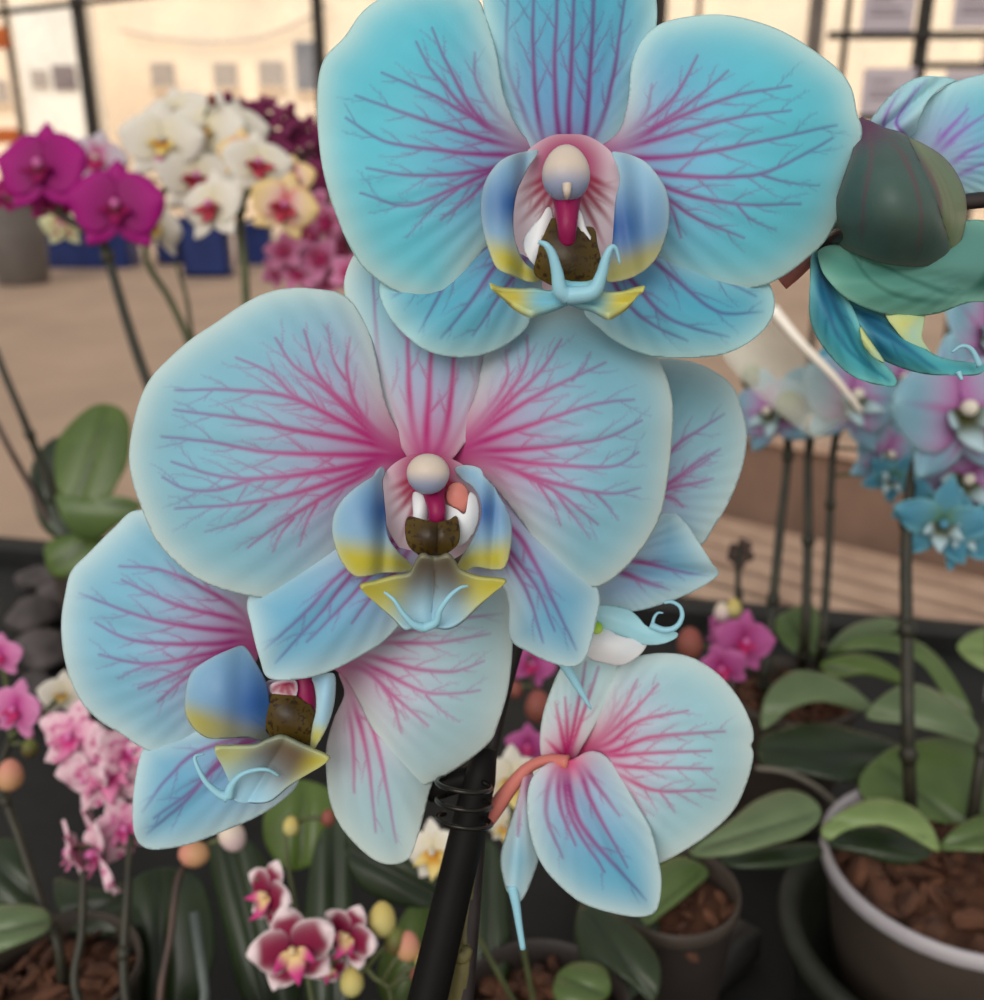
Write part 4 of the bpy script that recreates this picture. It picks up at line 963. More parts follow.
K_maroon = pm_('petal_maroon', (128, 34, 84), (112, 24, 74), (150, 60, 110), blush=(90, 10, 50), trans=.1)
K_pink = pm_('petal_pink', (214, 110, 160), (226, 140, 184), (236, 176, 206), blush=(170, 30, 80), trans=.15)
K_pinklip = pm_('lip_crimson', (176, 20, 84), (190, 50, 110), (210, 90, 140), trans=.05)
K_lilac = pm_('petal_lilac', (206, 190, 206), (214, 202, 214), (224, 214, 222), trans=.2)
K_lime = pm_('petal_lime', (206, 210, 140), (224, 224, 176), (232, 232, 200), trans=.15)
K_spk = pm_('petal_speckled', (232, 180, 200), (234, 196, 208), (240, 212, 220), blush=(216, 120, 168), speck=(204, 104, 152), trans=.15, sp_scale=9)
K_pk2 = pm_('petal_bright_pink', (204, 110, 166), (208, 124, 174), (220, 154, 194), blush=(180, 40, 130), trans=.15)
K_rw = pm_('petal_red_white', (132, 14, 60), (238, 216, 220), (242, 226, 228), blush=(120, 20, 60), v_near=(236, 200, 210), v_far=(236, 200, 210), trans=.1, t0=.62, t1=.86)
K_rwl = pm_('lip_cream', (226, 196, 150), (200, 60, 130), (226, 180, 200), blush=(230, 200, 130), trans=.05)
K_pk3 = pm_('petal_mauve', (176, 76, 142), (184, 88, 150), (196, 112, 164), blush=(150, 30, 100), trans=.1)
K_blb = pm_('petal_far_blue', (176, 176, 206), (126, 172, 192), (156, 196, 208), blush=(178, 96, 166), v_near=(170, 60, 140), v_far=(110, 110, 170), trans=.2)
K_bld = pm_('petal_far_teal', (90, 150, 176), (74, 142, 170), (120, 182, 198), blush=(80, 120, 80), trans=.15)
K_bll = pm_('lip_far_blue', (70, 74, 40), (180, 206, 214), (200, 214, 210), blush=(60, 60, 20), trans=.1)
make_kind('magenta', K_mag, K_mag, K_magl, K_pinkc, petal_=(.50, .70))
make_kind('rose', K_magb, K_magb, K_magl, K_pinkc)
make_kind('white', K_white, K_white, K_yell, K_white)
make_kind('white_red', K_white, K_white, K_redlip, K_pinkc, lip=.26)
make_kind('cream', K_cream, K_cream, K_redlip, K_pinkc, lip=.26)
make_kind('lilac', K_lilac, K_lilac, K_pinklip, K_white)
make_kind('lime', K_lime, K_lime, K_lime, K_white)
make_kind('white_yellow', K_white, K_white, K_yell, K_white, lip=.34)
simple_kind('maroon', K_maroon)
simple_kind('pink', K_pink, lipm=K_pinklip)
make_kind('speckled', K_spk, K_spk, pm_('lip_rose', (196, 60, 130), (216, 130, 168), (226, 170, 196), trans=.05), K_pinkc, wave=.05, lip=.26, petal_=(.5, .5))
make_kind('bright_pink', K_pk2, K_pk2, K_pinklip, K_pinkc, wave=.04)
make_kind('red_white', K_rw, K_rw, K_rwl, K_rwl, wave=.04, lip=.28, petal_=(.48, .52), sepal_=(.48, .42), stripes=0)
make_kind('mauve', K_pk3, K_pk3, K_pinklip, K_pinkc, wave=.04)
make_kind('far_blue', K_blb, K_blb, K_bll, K_white, stripes=3, lip=.26, petal_=(.5, .62))
make_kind('far_teal', K_bld, K_bld, K_bll, K_bld, wave=.05, lip=.24, petal_=(.5, .40), sepal_=(.5, .30))
BUDY = pm_('bud_yellow', (206, 186, 110), (196, 186, 120), (200, 190, 120), trans=.05)
BUDS = pm_('bud_salmon', (206, 140, 120), (196, 150, 110), (200, 150, 120), trans=.05)
BUDO = pm_('bud_olive', (110, 116, 60), (96, 84, 50), (100, 100, 60), trans=.05)
BUDB = pm_('bud_brown', (150, 84, 76), (130, 76, 64), (140, 80, 70), trans=.05)
BUDW = pm_('bud_pale', (226, 210, 190), (216, 190, 190), (220, 200, 190), trans=.05)
GP = 'potted orchids'
ZB = .94
def plant(name_label, x, y, r=.042, h=.105, mat=None, rim=None, seed=0):
    t = thing('orchid_plant', name_label, 'orchid', (x, y, ZB), GP)
    pot(t, (x, y, ZB), r, h, mat, rim, seed)
    return t, Vector((x, y, ZB + h - .03))

# magenta
T, e = plant('magenta orchid with two big round flowers at the upper left', -.262, .80, seed=1)
C = spike(T, [(60, 215, .90), (100, 240, .90), (110, 265, .90), (128, 325, .90), (150, 388, .90), (190, 480, .90)], 5.2, e, M_stemd, nodes_=2)
bloom(T, 'magenta', 42, 168, .885, 92, yaw=-8, pitch=-4, C=C)
bloom(T, 'magenta', 117, 207, .88, 90, yaw=6, pitch=4, C=C)
bloom(T, 'rose', 52, 200, .905, 50, yaw=30, pitch=30, C=C)
bloom(T, 'rose', 2, 196, .91, 34, yaw=50, C=C)
# white
T, e = plant('white orchid just right of the magenta one, flowers massed in a pale cloud', -.215, .92, seed=2)
C = spike(T, [(200, 130, 1.030), (160, 200, 1.020), (146, 255, 1.010), (170, 300, 1.010), (190, 345, 1.010), (225, 440, 1.010)], 3.6, e, M_stemg, nodes_=2)
for (k, x, y, d, w_, ya, pi_, ro) in (('white', 162, 142, 0.990, 80, 10, 0, 0), ('white', 205, 130, 1.020, 84, -15, -8, 12), ('white', 176, 112, 1.040, 66, 0, -20, -15), ('white', 232, 128, 1.045, 70, 20, -10, 5), ('white_red', 196, 178, 1.000, 74, 25, 0, 0), ('white', 158, 225, 1.015, 62, -20, 30, 30), ('white', 230, 160, 1.030, 70, -20, 0, -20)):
    bloom(T, k, x, y, d, w_, ya, pi_, ro, C)
bloom(T, 'lilac', 96, 160, 1.040, 60, 10, 0, 10, C); bloom(T, 'lime', 62, 226, 1.045, 42, 0, 20, 0, C)
bud(T, 160, 158, 0.985, 4, K_pinkc, C=C); bud(T, 212, 100, 1.010, 5, BUDB, C=C)
C2 = spike(T, [(176, 262, 1.025), (187, 300, 1.025), (193, 340, 1.025), (215, 430, 1.015)], 2.4, e, M_stemg, 'side_spike')
# cream
T, e = plant('cream orchid with red lips and yellow petal edges, right of the white one', -.165, .83, seed=3)
C = spike(T, [(262, 150, 0.940), (248, 190, 0.935), (240, 218, 0.930), (244, 260, 0.930), (247, 320, 0.930), (252, 430, 0.930)], 4.2, e, M_stemg, nodes_=2)
for (k, x, y, d, w_, ya, pi_, ro) in (('white_red', 258, 164, 0.900, 68, 25, -5, 0), ('cream', 284, 206, 0.890, 66, 15, 10, 15), ('white_red', 212, 206, 0.905, 72, -25, 0, 0), ('cream', 240, 152, 0.915, 48, -10, 0, 0), ('cream', 292, 178, 0.920, 46, 0, 0, 0)):
    bloom(T, k, x, y, d, w_, ya, pi_, ro, C)
bud(T, 236, 196, 0.910, 6, BUDO, C=C)
# maroon
T, e = plant('maroon orchid with a dense spray of small dark flowers', -.11, .91, seed=4)
C = spike(T, [(218, 100, 1.09), (250, 116, 1.09), (285, 140, 1.09), (308, 170, 1.09), (318, 230, 1.09), (335, 330, 1.05), (370, 430, 1.04)], 3, e, M_stems)
rg = random.Random(8)
for (x, y, w_) in ((222, 104, 22), (248, 112, 30), (262, 122, 34), (252, 136, 30), (284, 118, 36), (294, 138, 38), (276, 146, 36), (308, 130, 34), (312, 156, 40), (296, 164, 38), (326, 140, 36), (282, 166, 32), (322, 176, 40), (304, 184, 36), (336, 160, 36), (266, 104, 26)):
    bloom(T, 'maroon', x, y, 1.09 + rg.uniform(-.03, .03), w_, rg.uniform(-40, 40), rg.uniform(-30, 30), rg.uniform(-40, 40), C, M_stems)
bud(T, 228, 97, 1.05, 5, K_maroon, C=C); bud(T, 290, 108, 1.05, 5, K_maroon, C=C)
# pink
T, e = plant('pink orchid with many small flowers below the maroon spray', -.06, .82, seed=5)
C = spike(T, [(290, 245, 1.0), (315, 225, 1.0), (335, 220, 1.0), (355, 260, 1.0), (370, 330, .98), (400, 430, .97)], 3, e, M_stems)
for (x, y, w_) in ((284, 250, 44), (306, 236, 46), (328, 222, 48), (318, 258, 48), (340, 248, 48), (298, 272, 42), (330, 280, 46), (350, 272, 44), (312, 206, 40), (346, 214, 44), (276, 272, 32), (356, 236, 40), (316, 288, 36)):
    bloom(T, 'pink', x, y, 1.0 + rg.uniform(-.03, .03), w_, rg.uniform(-35, 35), rg.uniform(-25, 25), rg.uniform(-40, 40), C, M_stems)
# leafy plant at the left
w8 = lambda *p: zc(0, 380, 3.846, p)
T, e = plant('leafy orchid with broad olive leaves above the dark stones, two bare stems leaning left', -.355, .83, seed=6)
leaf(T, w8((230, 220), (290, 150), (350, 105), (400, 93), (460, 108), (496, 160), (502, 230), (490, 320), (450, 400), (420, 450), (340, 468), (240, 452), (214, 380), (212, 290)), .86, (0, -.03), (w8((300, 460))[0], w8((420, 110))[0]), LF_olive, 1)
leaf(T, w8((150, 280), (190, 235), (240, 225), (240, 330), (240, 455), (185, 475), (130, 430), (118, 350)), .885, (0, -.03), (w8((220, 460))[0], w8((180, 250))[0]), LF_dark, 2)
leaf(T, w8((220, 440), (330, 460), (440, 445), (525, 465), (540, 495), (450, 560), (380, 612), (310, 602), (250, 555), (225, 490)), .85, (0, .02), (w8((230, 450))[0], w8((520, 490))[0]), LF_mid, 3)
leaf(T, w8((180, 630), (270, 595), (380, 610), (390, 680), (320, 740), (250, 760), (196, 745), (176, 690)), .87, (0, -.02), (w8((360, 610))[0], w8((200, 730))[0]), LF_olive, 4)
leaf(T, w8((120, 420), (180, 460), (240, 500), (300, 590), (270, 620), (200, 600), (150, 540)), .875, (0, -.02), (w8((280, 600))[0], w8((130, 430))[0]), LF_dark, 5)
spike(T, [(-12, 330, .86), (5, 375, .86), (22, 415, .86), (38, 455, .87), (60, 510, .88)], 4.0, e, M_stemd, nodes_=1)
spike(T, [(-14, 400, .87), (5, 440, .87), (28, 482, .88), (55, 530, .88)], 3.2, e, M_stems)

# right: near blue plant in the pale rimmed pot
z8 = lambda *p: zc(640, 480, 1.924, p); z7 = lambda *p: zc(500, 740, 2.894, p)
pc = onz(958, 866, 1.045)
sau = MB(); ps = Vector((pc.x, pc.y, ZB)); 
sau.lathe(ps + Vector((0, -.006, 0)), [(0, .001), (.066, .001), (.073, .010), (.083, .058), (.087, .058), (.088, .066), (.085, .069), (.078, .068), (.0755, .058), (.066, .0035), (0, .003)], 56)
tag(sau.build('plant_saucer', plain('dark_olive_plastic', (50, 52, 44), (34, 36, 30), .6, 40)), 'deep black round saucer under the brown pot with the pale rim', 'saucer')
T = thing('orchid_plant', 'blue orchid with hanging flowers in the brown pot with pale rim at lower right', 'orchid', (pc.x, pc.y, ZB + .004), GP)
pot(T, (pc.x, pc.y, ZB + .004), .0680, .105, M_pot, M_potw, 7, 110)
e = Vector((pc.x - .012, pc.y + .006, ZB + .09)); e = onz(913, 858, 1.02)
C = spike(T, [(985, 395, .57), (950, 430, .56), (920, 462, .555), (910, 490, .552), (906, 560, .545), (907, 640, .54), (908, 740, .53)], 5.8, e, M_stemd, nodes_=5)
C2 = spike(T, [(1000, 660, .55), (988, 720, .545), (978, 780, .54)], 6.0, onz(966, 866, 1.02), M_stemd, nodes_=1, name='side_spike')
bloom(T, 'far_blue', 962, 412, .53, 150, 12, 0, -6, C); bloom(T, 'far_blue', 985, 335, .56, 112, 25, -10, 20, C)
bloom(T, 'far_blue', 966, 480, .555, 116, -10, 10, 30, C); bloom(T, 'far_teal', 942, 524, .54, 92, -10, 15, 10, C); bloom(T, 'far_teal', 965, 530, .545, 84, 20, 20, 50, C); bloom(T, 'far_teal', 930, 510, .55, 70, -40, 20, -20, C)
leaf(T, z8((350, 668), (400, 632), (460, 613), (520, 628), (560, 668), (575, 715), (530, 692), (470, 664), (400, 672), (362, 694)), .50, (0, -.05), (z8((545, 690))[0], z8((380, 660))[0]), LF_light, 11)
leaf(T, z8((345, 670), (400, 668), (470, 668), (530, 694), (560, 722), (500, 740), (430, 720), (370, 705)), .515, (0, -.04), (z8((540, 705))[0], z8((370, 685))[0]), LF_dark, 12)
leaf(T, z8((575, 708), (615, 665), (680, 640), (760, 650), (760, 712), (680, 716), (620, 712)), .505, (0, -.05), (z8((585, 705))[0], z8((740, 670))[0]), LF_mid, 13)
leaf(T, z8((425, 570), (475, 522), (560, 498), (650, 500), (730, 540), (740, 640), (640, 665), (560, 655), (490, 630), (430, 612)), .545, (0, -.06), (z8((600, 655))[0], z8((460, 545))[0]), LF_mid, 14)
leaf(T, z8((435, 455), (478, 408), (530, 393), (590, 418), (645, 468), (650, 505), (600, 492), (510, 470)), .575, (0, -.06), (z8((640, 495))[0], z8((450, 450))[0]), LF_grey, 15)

# right: blue plant further back, three dark stems
T, e = plant('blue orchid further back with three dark stems and green buds', .205, .60, r=.045, seed=8)
C = spike(T, [(748, 372, .72), (770, 395, .715), (788, 436, .71), (780, 530, .70), (771, 620, .69), (764, 680, .685)], 4.6, onz(768, 690, 1.02), M_stemd, nodes_=4)
Cb = spike(T, [(830, 410, .70), (810, 440, .70), (808, 540, .69), (805, 640, .685)], 4.8, onz(800, 676, 1.02), M_stemd, nodes_=3, name='side_spike')
Cc = spike(T, [(860, 400, .69), (842, 425, .69), (833, 455, .69), (828, 560, .685), (822, 645, .68)], 4.0, onz(816, 672, 1.02), M_stemd, nodes_=3, name='side_spike')
bloom(T, 'far_blue', 852, 398, .66, 112, 18, -4, 12, Cc); bloom(T, 'far_blue', 770, 412, .69, 84, -42, 8, -10, C); bloom(T, 'far_blue', 886, 455, .68, 80, 28, 14, 20, Cc); bloom(T, 'far_teal', 826, 384, .70, 78, -24, -6, 0, Cb)
bloom(T, 'far_teal', 892, 478, .675, 56, 10, 30, 30, Cc); bloom(T, 'far_blue', 900, 380, .70, 80, 30, 0, 0, Cc)
bud(T, 752, 377, .70, 11, BUDO, C=C); bud(T, 790, 406, .67, 15, BUDO, -.1, .5, C, 1.1)
leaf(T, z8((235, 480), (245, 410), (300, 368), (380, 383), (445, 432), (425, 444), (350, 426), (290, 442)), .63, (0, -.06), (z8((435, 440))[0], z8((245, 450))[0]), LF_grey, 16)
leaf(T, z8((360, 335), (430, 300), (520, 305), (585, 355), (640, 450), (605, 446), (540, 352), (450, 325)), .69, (0, -.06), (z8((380, 340))[0], z8((615, 440))[0]), LF_mid, 17)
leaf(T, z8((235, 495), (330, 468), (430, 486), (512, 520), (480, 572), (400, 582), (300, 562), (238, 552)), .61, (0, -.07), (z8((500, 530))[0], z8((245, 520))[0]), LF_dark, 18)
leaf(T, z8((260, 270), (330, 240), (350, 300), (330, 345), (280, 320)), .70, (0, -.06), (z8((330, 340))[0], z8((280, 260))[0]), LF_mid, 19)
leaf(T, z8((360, 330), (400, 285), (470, 265), (500, 285), (430, 310)), .71, (0, -.06), (z8((370, 330))[0], z8((490, 280))[0]), LF_grey, 20)
leaf(T, z8((350, 350), (430, 335), (500, 370), (520, 400), (440, 375), (370, 380)), .675, (0, -.06), (z8((360, 360))[0], z8((510, 395))[0]), LF_olive, 21)
leaf(T, z8((610, 320), (670, 285), (760, 300), (740, 380), (660, 365)), .68, (0, -.06), (z8((730, 340))[0], z8((620, 330))[0]), LF_light, 22)
spike(T, [(756, 768, .60), (785, 772, .60), (815, 786, .60), (840, 808, .60)], 3.2, None, M_rootg, 'aerial_root')
# pale rimmed pot at the right edge
T, e = plant('pale rimmed pot at the right edge, its stem out of view', .37, .585, r=.035, mat=M_potd, rim=M_potw, seed=9)
leaf(T, [(985, 640), (1010, 610), (1060, 620), (1080, 680), (1030, 690), (1000, 670)], .66, (0, -.05), ((1020, 690), (1000, 620)), LF_mid, 23)
# middle: big grey green leaf over the small pot
pm2 = onz(672, 886, 1.045)
T, e = plant('small orchid pot with one big grey green leaf right of the lowest blue flower', pm2.x, pm2.y, r=.034, mat=M_potd, rim=M_pot, seed=10)
leaf(T, z8((95, 718), (170, 660), (230, 615), (290, 598), (336, 618), (347, 650), (312, 682), (250, 702), (170, 722)), .50, (-.01, -.05), (z8((95, 718))[0], z8((340, 640))[0]), LF_grey, 24)
leaf(T, z8((0, 775), (70, 726), (132, 752), (100, 790), (50, 830), (5, 858)), .485, (0, -.05), (z8((0, 850))[0], z8((125, 750))[0]), LF_mid, 25)
leaf(T, z8((160, 725), (250, 705), (330, 700), (350, 720), (280, 745), (180, 745)), .515, (0, -.05), (z8((165, 735))[0], z8((345, 715))[0]), LF_dark, 26)
# mauve small flowers behind
T, e = plant('mauve orchid with small crumpled flowers between the big blue blooms', .085, .535, r=.036, seed=11)
C = spike(T, [(742, 630, .63), (730, 690, .62), (700, 760, .61)], 3.2, e, M_stems)
bloom(T, 'mauve', 744, 642, .62, 62, 10, 0, 10, C); bloom(T, 'mauve', 722, 668, .615, 50, -20, 20, -20, C); bloom(T, 'mauve', 728, 634, .635, 44, -30, 0, 30, C)
bud(T, 690, 643, .62, 13, BUDB, C=C); bud(T, 722, 612, .63, 8, BUDW, C=C); bud(T, 734, 608, .63, 8, BUDY, C=C)
C = spike(T, [(528, 655, .60), (540, 720, .60), (560, 790, .60)], 3, e, M_stems, name='side_spike')
bloom(T, 'mauve', 528, 746, .59, 44, -10, 10, 0, C); bloom(T, 'mauve', 532, 664, .60, 46, 0, 0, 20, C); bud(T, 538, 706, .59, 13, BUDB, C=C); bud(T, 516, 690, .60, 7, BUDB, C=C)
# dry twig
T = thing('dry_twig', 'dark dry flower stalk with tiny buds in front of the slatted bench', 'twig', (.215, .72, ZB), None)
m = MB(); tw = [Vector((.2, .73, ZB)), at(738, 610, .74), at(738, 580, .74), at(740, 545, .74)]; m.tube([Vector(p) for p in crom([tuple(p) for p in tw], 6)], [.003] * 10 + [.0022] * 9, 8); m.build('stalk', M_stemd, T)
for (x, y) in ((733, 548), (746, 552), (742, 543), (750, 556), (731, 556), (748, 546)):
    m = MB(); m.tube([at(738, 572, .74), at(x, y, .74)], .0012, 6); m.blob(at(x, y, .74), .0032, (1, 1, 1.3)); m.build('bud', M_stems, T)

# low front: white small orchid, red and white orchid, speckled pink orchids
T, e = plant('white orchid with yellow lips just behind the black stake', .023, .335, r=.038, mat=M_potd, seed=12)
C = spike(T, [(440, 830, .44), (450, 880, .44), (480, 940, .44)], 2.6, e, M_stemg)
bloom(T, 'white_yellow', 434, 852, .43, 62, -20, 0, -10, C); 
C = spike(T, [(510, 770, .46), (512, 830, .45), (515, 900, .44)], 2.6, e, M_stemg, name='side_spike')
bloom(T, 'white_yellow', 512, 780, .45, 66, 10, 0, 0, C); bloom(T, 'white_yellow', 506, 826, .455, 40, -10, 10, 0, C)
leaf(T, z7((225, 495), (310, 488), (400, 556), (462, 650), (445, 760), (380, 705), (300, 655), (238, 640)), .435, (0, -.04), (z7((440, 750))[0], z7((260, 510))[0]), LF_dark, 27)
leaf(T, z7((160, 695), (210, 648), (300, 660), (315, 735), (250, 770), (168, 760)), .42, (0, -.04), (z7((300, 740))[0], z7((180, 690))[0]), LF_mid, 28)
leaf(T, [(472, 960), (468, 880), (490, 840), (505, 880), (510, 960), (500, 1010), (480, 1010)], .46, (0, -.02), ((490, 1005), (488, 850)), LF_dark, 29)
leaf(T, [(590, 880), (640, 880), (660, 930), (640, 990), (600, 1010), (575, 950)], .46, (0, -.04), ((600, 1000), (640, 890)), LF_dark, 30)

T, e = plant('small orchid with white edged crimson flowers low in the middle', -.062, .288, r=.036, mat=M_potd, seed=13)
C = spike(T, [(256, 878, .40), (300, 915, .40), (345, 950, .40), (372, 975, .40), (390, 1010, .40)], 2.4, e, M_stemg)
bloom(T, 'red_white', 293, 950, .385, 88, 8, 0, -14, C); bloom(T, 'red_white', 268, 896, .395, 72, -46, -6, 10, C); bloom(T, 'red_white', 349, 936, .395, 66, -30, 0, 20, C); bloom(T, 'red_white', 330, 968, .41, 40, 30, 20, 20, C)
for (x, y, r, mt) in ((382, 919, 14, BUDY), (352, 981, 12, BUDY), (408, 946, 12, BUDS), (424, 960, 9, BUDY), (418, 974, 8, BUDB), (395, 940, 11, BUDO)): bud(T, x, y, .40, r, mt, C=C)
C = spike(T, [(290, 815, .44), (286, 850, .43), (300, 930, .42)], 2.2, e, M_stemg, name='side_spike'); bud(T, 291, 826, .43, 8, BUDY, C=C); bud(T, 328, 818, .43, 7, BUDB, C=C)
for i, (ol, ax, mt) in enumerate((([(318, 840), (345, 820), (352, 900), (356, 1010), (310, 1010), (305, 920)], ((335, 1005), (335, 830)), LF_dark), ([(350, 830), (420, 850), (440, 900), (400, 905), (355, 880)], ((350, 850), (435, 895)), LF_dark),
        ([(210, 850), (240, 835), (275, 880), (300, 1000), (250, 1010), (225, 930)], ((270, 1005), (230, 850)), LF_dark), ([(380, 960), (430, 880), (445, 900), (440, 1010), (390, 1010)], ((415, 1005), (436, 890)), LF_olive),
        ([(270, 800), (300, 780), (340, 800), (330, 850), (290, 870), (265, 840)], ((300, 868), (305, 785)), LF_olive))):
    leaf(T, ol, .46 + .01 * i, (0, -.02), ax, mt, 31 + i)

T, e = plant('speckled pink orchid with arching flowers at the lower left', -.198, .354, r=.037, mat=M_potd, rim=M_pot, seed=14)
C = spike(T, [(10, 740, .50), (0, 780, .49), (20, 840, .48), (42, 905, .47), (58, 945, .46)], 4.6, e, M_stemd, nodes_=2)
bloom(T, 'bright_pink', 16, 710, .49, 60, -20, 0, 10, C); bloom(T, 'bright_pink', 0, 656, .50, 44, 0, 0, 0, C); bud(T, 10, 775, .48, 13, BUDS, C=C); bud(T, 30, 748, .50, 8, BUDO, C=C)
bloom(T, 'white', 62, 694, .53, 46, 10, -20, 0, C)
leaf(T, [(-20, 915), (10, 905), (45, 910), (50, 928), (25, 942), (-20, 955)], .45, (0, -.04), ((48, 922), (-15, 935)), LF_grey, 36)
leaf(T, [(-20, 850), (15, 840), (35, 870), (38, 905), (0, 905), (-20, 900)], .49, (0, -.03), ((36, 902), (-10, 860)), LF_dark, 37)
leaf(T, [(55, 880), (100, 890), (140, 880), (150, 920), (110, 935), (70, 930)], .49, (0, -.04), ((60, 920), (145, 895)), LF_dark, 38)
T, e = plant('speckled pink orchid with a clump of flowers left of the lower blue petal', -.135, .302, r=.034, mat=M_potd, seed=15)
C = spike(T, [(70, 730, .50), (100, 750, .49), (130, 800, .48), (128, 880, .46), (126, 1000, .44)], 4.2, e, M_stemd, nodes_=2)
for (x, y, w_, ya, pi_, ro) in ((72, 738, 76, -15, -5, 10), (108, 772, 92, 10, 12, -10), (128, 752, 66, 40, 0, 20), (98, 852, 92, -50, 20, 40), (124, 828, 72, 25, 5, -20), (72, 850, 60, -70, 20, 0), (88, 778, 60, -30, 30, 0)):
    bloom(T, 'speckled', x, y, .47, w_, ya, pi_, ro, C)
spike(T, [(84, 870, .46), (82, 930, .45), (80, 1005, .44)], 4.6, e, M_stemd, name='side_spike')
Cq = spike(T, [(192, 856, .47), (178, 880, .46), (170, 940, .45), (160, 1005, .44)], 3.6, e, M_stems, name='side_spike')
bud(T, 194, 854, .465, 13, BUDS, 0, 1.4, Cq, 1.2); bud(T, 232, 836, .47, 13, BUDW, 0, .5, Cq)
leaf(T, [(120, 910), (150, 870), (200, 880), (215, 950), (190, 1010), (140, 1010)], .475, (0, -.02), ((165, 1005), (160, 880)), LF_dark, 39)
m = MB(); m.tube([at(194, 912, .45), at(205, 992, .44), Vector((-.118, .286, ZB + .08))], .0022, 10); m.build('support_stake', plain('grey_stake', (92, 100, 96), (70, 78, 76), .5, 40), T, label='thin grey stake')

# dark stones on the bench at the left
M_stone = plain('dark_stone', (92, 84, 84), (62, 56, 58), .8, 50, bump=.5)
SL = ['dark stone nearest the olive leaves', 'dark stone at the left edge of the pile', 'broad purple grey stone left of the lower blue petal', 'small stone wedged behind the purple grey one', 'flat dark stone in front of the pile', 'rounded stone at the back of the pile']
for i, (x, y, rx) in enumerate(((66, 596, 22), (34, 618, 24), (44, 652, 26), (76, 566, 16), (34, 690, 22), (40, 578, 18))):
    p = onz(x, y, ZB + .014); r = rx * (p - CAM).length / FPX
    m = MB(); m.blob((p.x, p.y, ZB + r * .62), r, (1.1, .85, .62), Euler((0, 0, i * 1.3)), i + 3, .16, 24)
    tag(m.build('stone', M_stone), SL[i], 'stone', 'dark stones on the bench')

# black tray edge and strip at the lower right
a = onz(655, 1008, ZB + .02); b = onz(752, 925, ZB + .02); dv = (b - a); mid = (a + b) / 2
m = MB(); m.box((mid.x, mid.y, ZB + .012), (dv.length, .018, .022), Euler((0, 0, math.atan2(dv.y, dv.x))), bev=.003)
tag(m.build('tray_divider', plain('worn_black_plastic', (64, 62, 60), (44, 42, 42), .5, 40)), 'grey black plastic strip lying on the bench left of the saucer', 'strip')
# pale diagonal strip along one edge of a clear sleeve
M_sheet, t, bb = nodes('sheet_film'); tr = t.nodes.new('ShaderNodeBsdfTransparent'); mx = t.nodes.new('ShaderNodeMixShader'); mx.inputs[0].default_value = .28
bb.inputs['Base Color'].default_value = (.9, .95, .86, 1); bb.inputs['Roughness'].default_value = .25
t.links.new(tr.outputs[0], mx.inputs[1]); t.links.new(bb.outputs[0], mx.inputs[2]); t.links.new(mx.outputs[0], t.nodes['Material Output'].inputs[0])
M_edge = plain('pale_edge', (255, 250, 240), (252, 240, 224), .25, 10)
sl = thing('clear_sheet', 'clear plastic flower sleeve with pale folded edge below the green sepal', 'sleeve', tuple(at(800, 420, .56)), None)
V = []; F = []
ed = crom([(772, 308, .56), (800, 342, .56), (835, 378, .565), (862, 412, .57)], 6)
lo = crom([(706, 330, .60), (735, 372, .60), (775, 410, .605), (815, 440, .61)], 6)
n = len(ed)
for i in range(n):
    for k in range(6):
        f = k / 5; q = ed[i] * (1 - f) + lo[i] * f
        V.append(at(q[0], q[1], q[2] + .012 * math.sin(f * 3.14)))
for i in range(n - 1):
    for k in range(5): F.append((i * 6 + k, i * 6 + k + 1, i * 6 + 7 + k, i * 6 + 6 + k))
mesh_obj('film', V, F, M_sheet, sl, solid=.0004)
m = MB(); m.tube([at(*q) for q in ed], [.0052 - .0032 * i / len(ed) for i in range(len(ed))], 10, flat=.6); m.build('diagonal_edge', M_edge, sl)

# things on the floor further back: grey bin, blue crates, orange rails, sign rack
M_bin = plain('grey_bin', (112, 104, 98), (98, 90, 86), .6, 4); M_blue = plain('blue_crate', (34, 56, 122), (24, 42, 98), .5, 4); M_or = plain('orange_paint', (226, 120, 50), (206, 100, 40), .5, 4)
pb = onz(24, 283, 0); sc_ = (pb - CAM).length / FPX
t = thing('grey_bin', 'grey tapered bin standing on the floor below the left magenta flower', 'bin', pb)
m = MB(); wb = 26 * sc_; hb = 82 * sc_
m.lathe(pb, [(0, 0), (wb * .8, 0), (wb * .84, .03), (wb * 1.06, hb), (wb * 1.0, hb), (wb * .78, .05), (0, .05)], 32); m.build('body', M_bin, t)
m = MB(); m.lathe(pb, [(wb * 1.07, hb * .97), (wb * 1.13, hb * .97), (wb * 1.13, hb * 1.02), (wb * 1.0, hb * 1.02)], 32); m.build('rim', M_bin, t)
CL = ['blue crate behind the magenta flowers, leftmost crate', 'large blue crate below the white and cream orchids', 'narrow dark blue crate beside the pink orchid', 'blue crate half hidden by the white orchid']
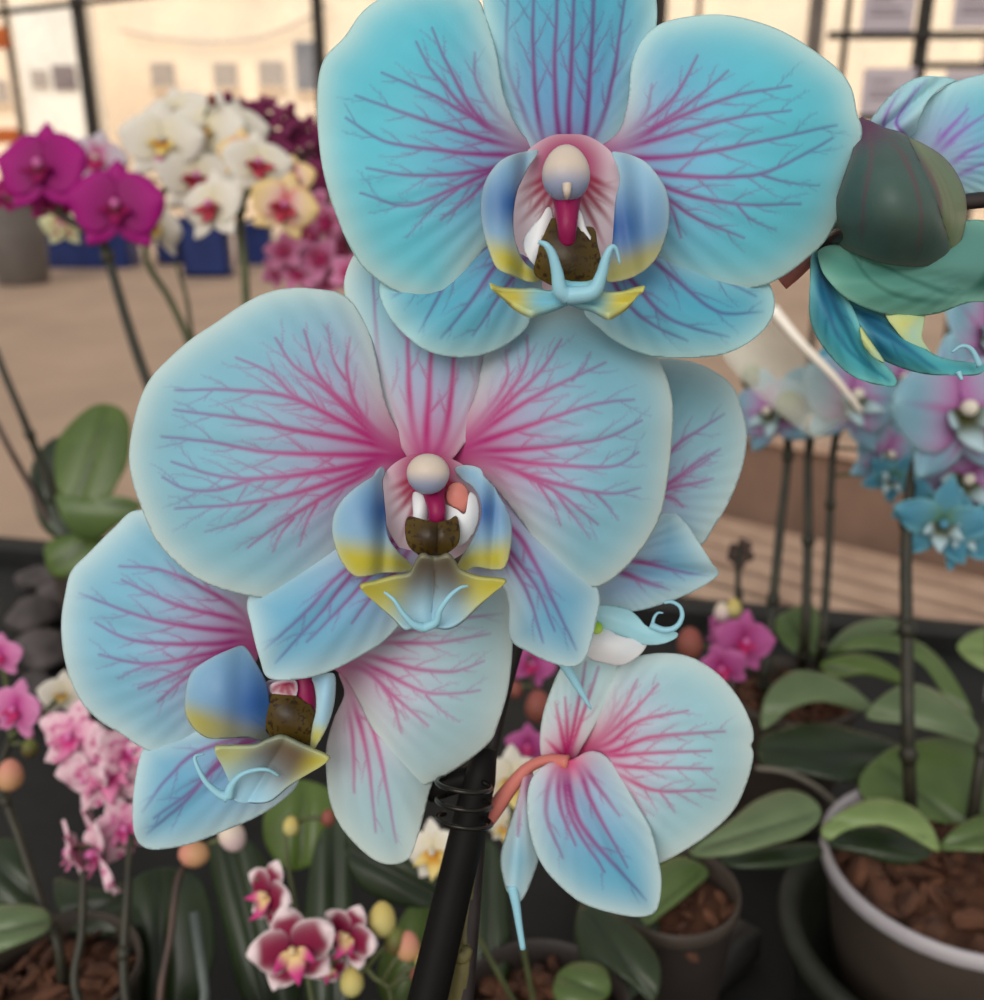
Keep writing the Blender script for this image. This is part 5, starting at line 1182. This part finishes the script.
for i, (x0, x1, y0, y1) in enumerate(((60, 132, 222, 266), (188, 230, 222, 276), (240, 272, 226, 264), (160, 182, 230, 264))):
    p = onz((x0 + x1) / 2, y1, 0); s = (p - CAM).length / FPX; w_ = (x1 - x0) * s; h = (y1 - y0) * s
    t = thing('blue_crate', CL[i], 'crate', p, 'blue crates on the floor')
    m = MB(); dpt = w_ * .45; th = .03
    m.box((p.x, p.y, .02), (w_, dpt, .04)); 
    for sx_, sy_, ww, dd_ in ((0, -1, w_, th), (0, 1, w_, th), (-1, 0, th, dpt), (1, 0, th, dpt)):
        m.box((p.x + sx_ * (w_ / 2 - th / 2), p.y + sy_ * (dpt / 2 - th / 2), h / 2), (ww, dd_, h), bev=.006)
    m.build('body', M_blue, t, smooth=False)
    m = MB()
    for sx_, sy_, ww, dd_ in ((0, -1, w_ * 1.04, th * 2), (0, 1, w_ * 1.04, th * 2), (-1, 0, th * 2, dpt * 1.04), (1, 0, th * 2, dpt * 1.04)):
        m.box((p.x + sx_ * (w_ / 2), p.y + sy_ * (dpt / 2), h - .03), (ww, dd_, .06), bev=.01)
    m.build('rim', M_blue, t, smooth=False)
YO = 12.2
t = thing('orange_rack', 'orange metal rack at the far left edge', 'rack', (ony(-20, 130, YO).x, YO, 0))
for py, h in ((38, .22), (136, .16)):
    a = ony(-70, py, YO); b = ony(8 if py < 60 else 19, py, YO)
    m = MB(); m.box(((a.x + b.x) / 2, YO, a.z), (b.x - a.x, .08, h), bev=.02); m.build('rail', M_or, t, smooth=False)
for px_ in (-66, 4):
    a = ony(px_, 30, YO); m = MB(); m.box((a.x, YO + .05, a.z / 2), (.05, .05, a.z), bev=.01); m.build('post', M_grey, t, smooth=False)

YR = 4.6
M_card = plain('price_card', (206, 196, 204), (196, 186, 196), .6, 6); M_ink = plain('faded_print', (150, 140, 150), (140, 130, 142), .7, 6)
t = thing('sign_rack', 'dark metal rack with cross bars holding paper cards at the upper right', 'rack', (ony(900, 60, YR).x, YR, 0))
for px_, wpx in ((856, 5), (935, 12), (1010, 6)):
    a = ony(px_, -60, YR); m = MB(); wd = wpx * a.length / FPX * .9; m.box((a.x, YR, 1.25), (wd, .03, 2.5), bev=.004); m.build('post', M_dark, t, smooth=False)
for (x0, x1, py, th) in ((826, 1060, 36, 6), (915, 1060, 66, 5), (856, 1060, 118, 6)):
    a = ony(x0, py, YR); b = ony(x1, py, YR); m = MB(); m.box(((a.x + b.x) / 2, YR - .03, a.z), (b.x - a.x, .04, th * a.length / FPX), bev=.004); m.build('cross_bar', M_dark, t, smooth=False)
CDL = ['pale paper card left of the dark post on the rack, upper row', 'pale paper card at the top right corner of the rack', 'pale paper card on the lower row of the rack', 'pale paper card half behind the folded blue sepal']
for i, (x0, y0, x1, y1) in enumerate(((860, -14, 918, 31), (951, -14, 1006, 28), (859, 68, 917, 114), (940, 70, 1004, 116))):
    a = ony(x0, y1, YR - .055); b = ony(x1, y0, YR - .055); w_ = b.x - a.x; h = b.z - a.z
    cdn = thing('paper_card', CDL[i], 'card', ((a.x + b.x) / 2, YR - .055, a.z), 'paper cards on the rack')
    m = MB(); m.box(((a.x + b.x) / 2, YR - .055, (a.z + b.z) / 2), (w_, .006, h)); m.build('card', M_card, cdn, smooth=False)
    for k, (f, l) in enumerate(((.72, .4), (.50, .6), (.36, .7))):
        m = MB(); m.box((a.x + w_ * (.15 + l / 2), YR - .0595, a.z + h * f), (w_ * l, .003, h * .06)); m.build('print_line', M_ink, cdn, smooth=False)
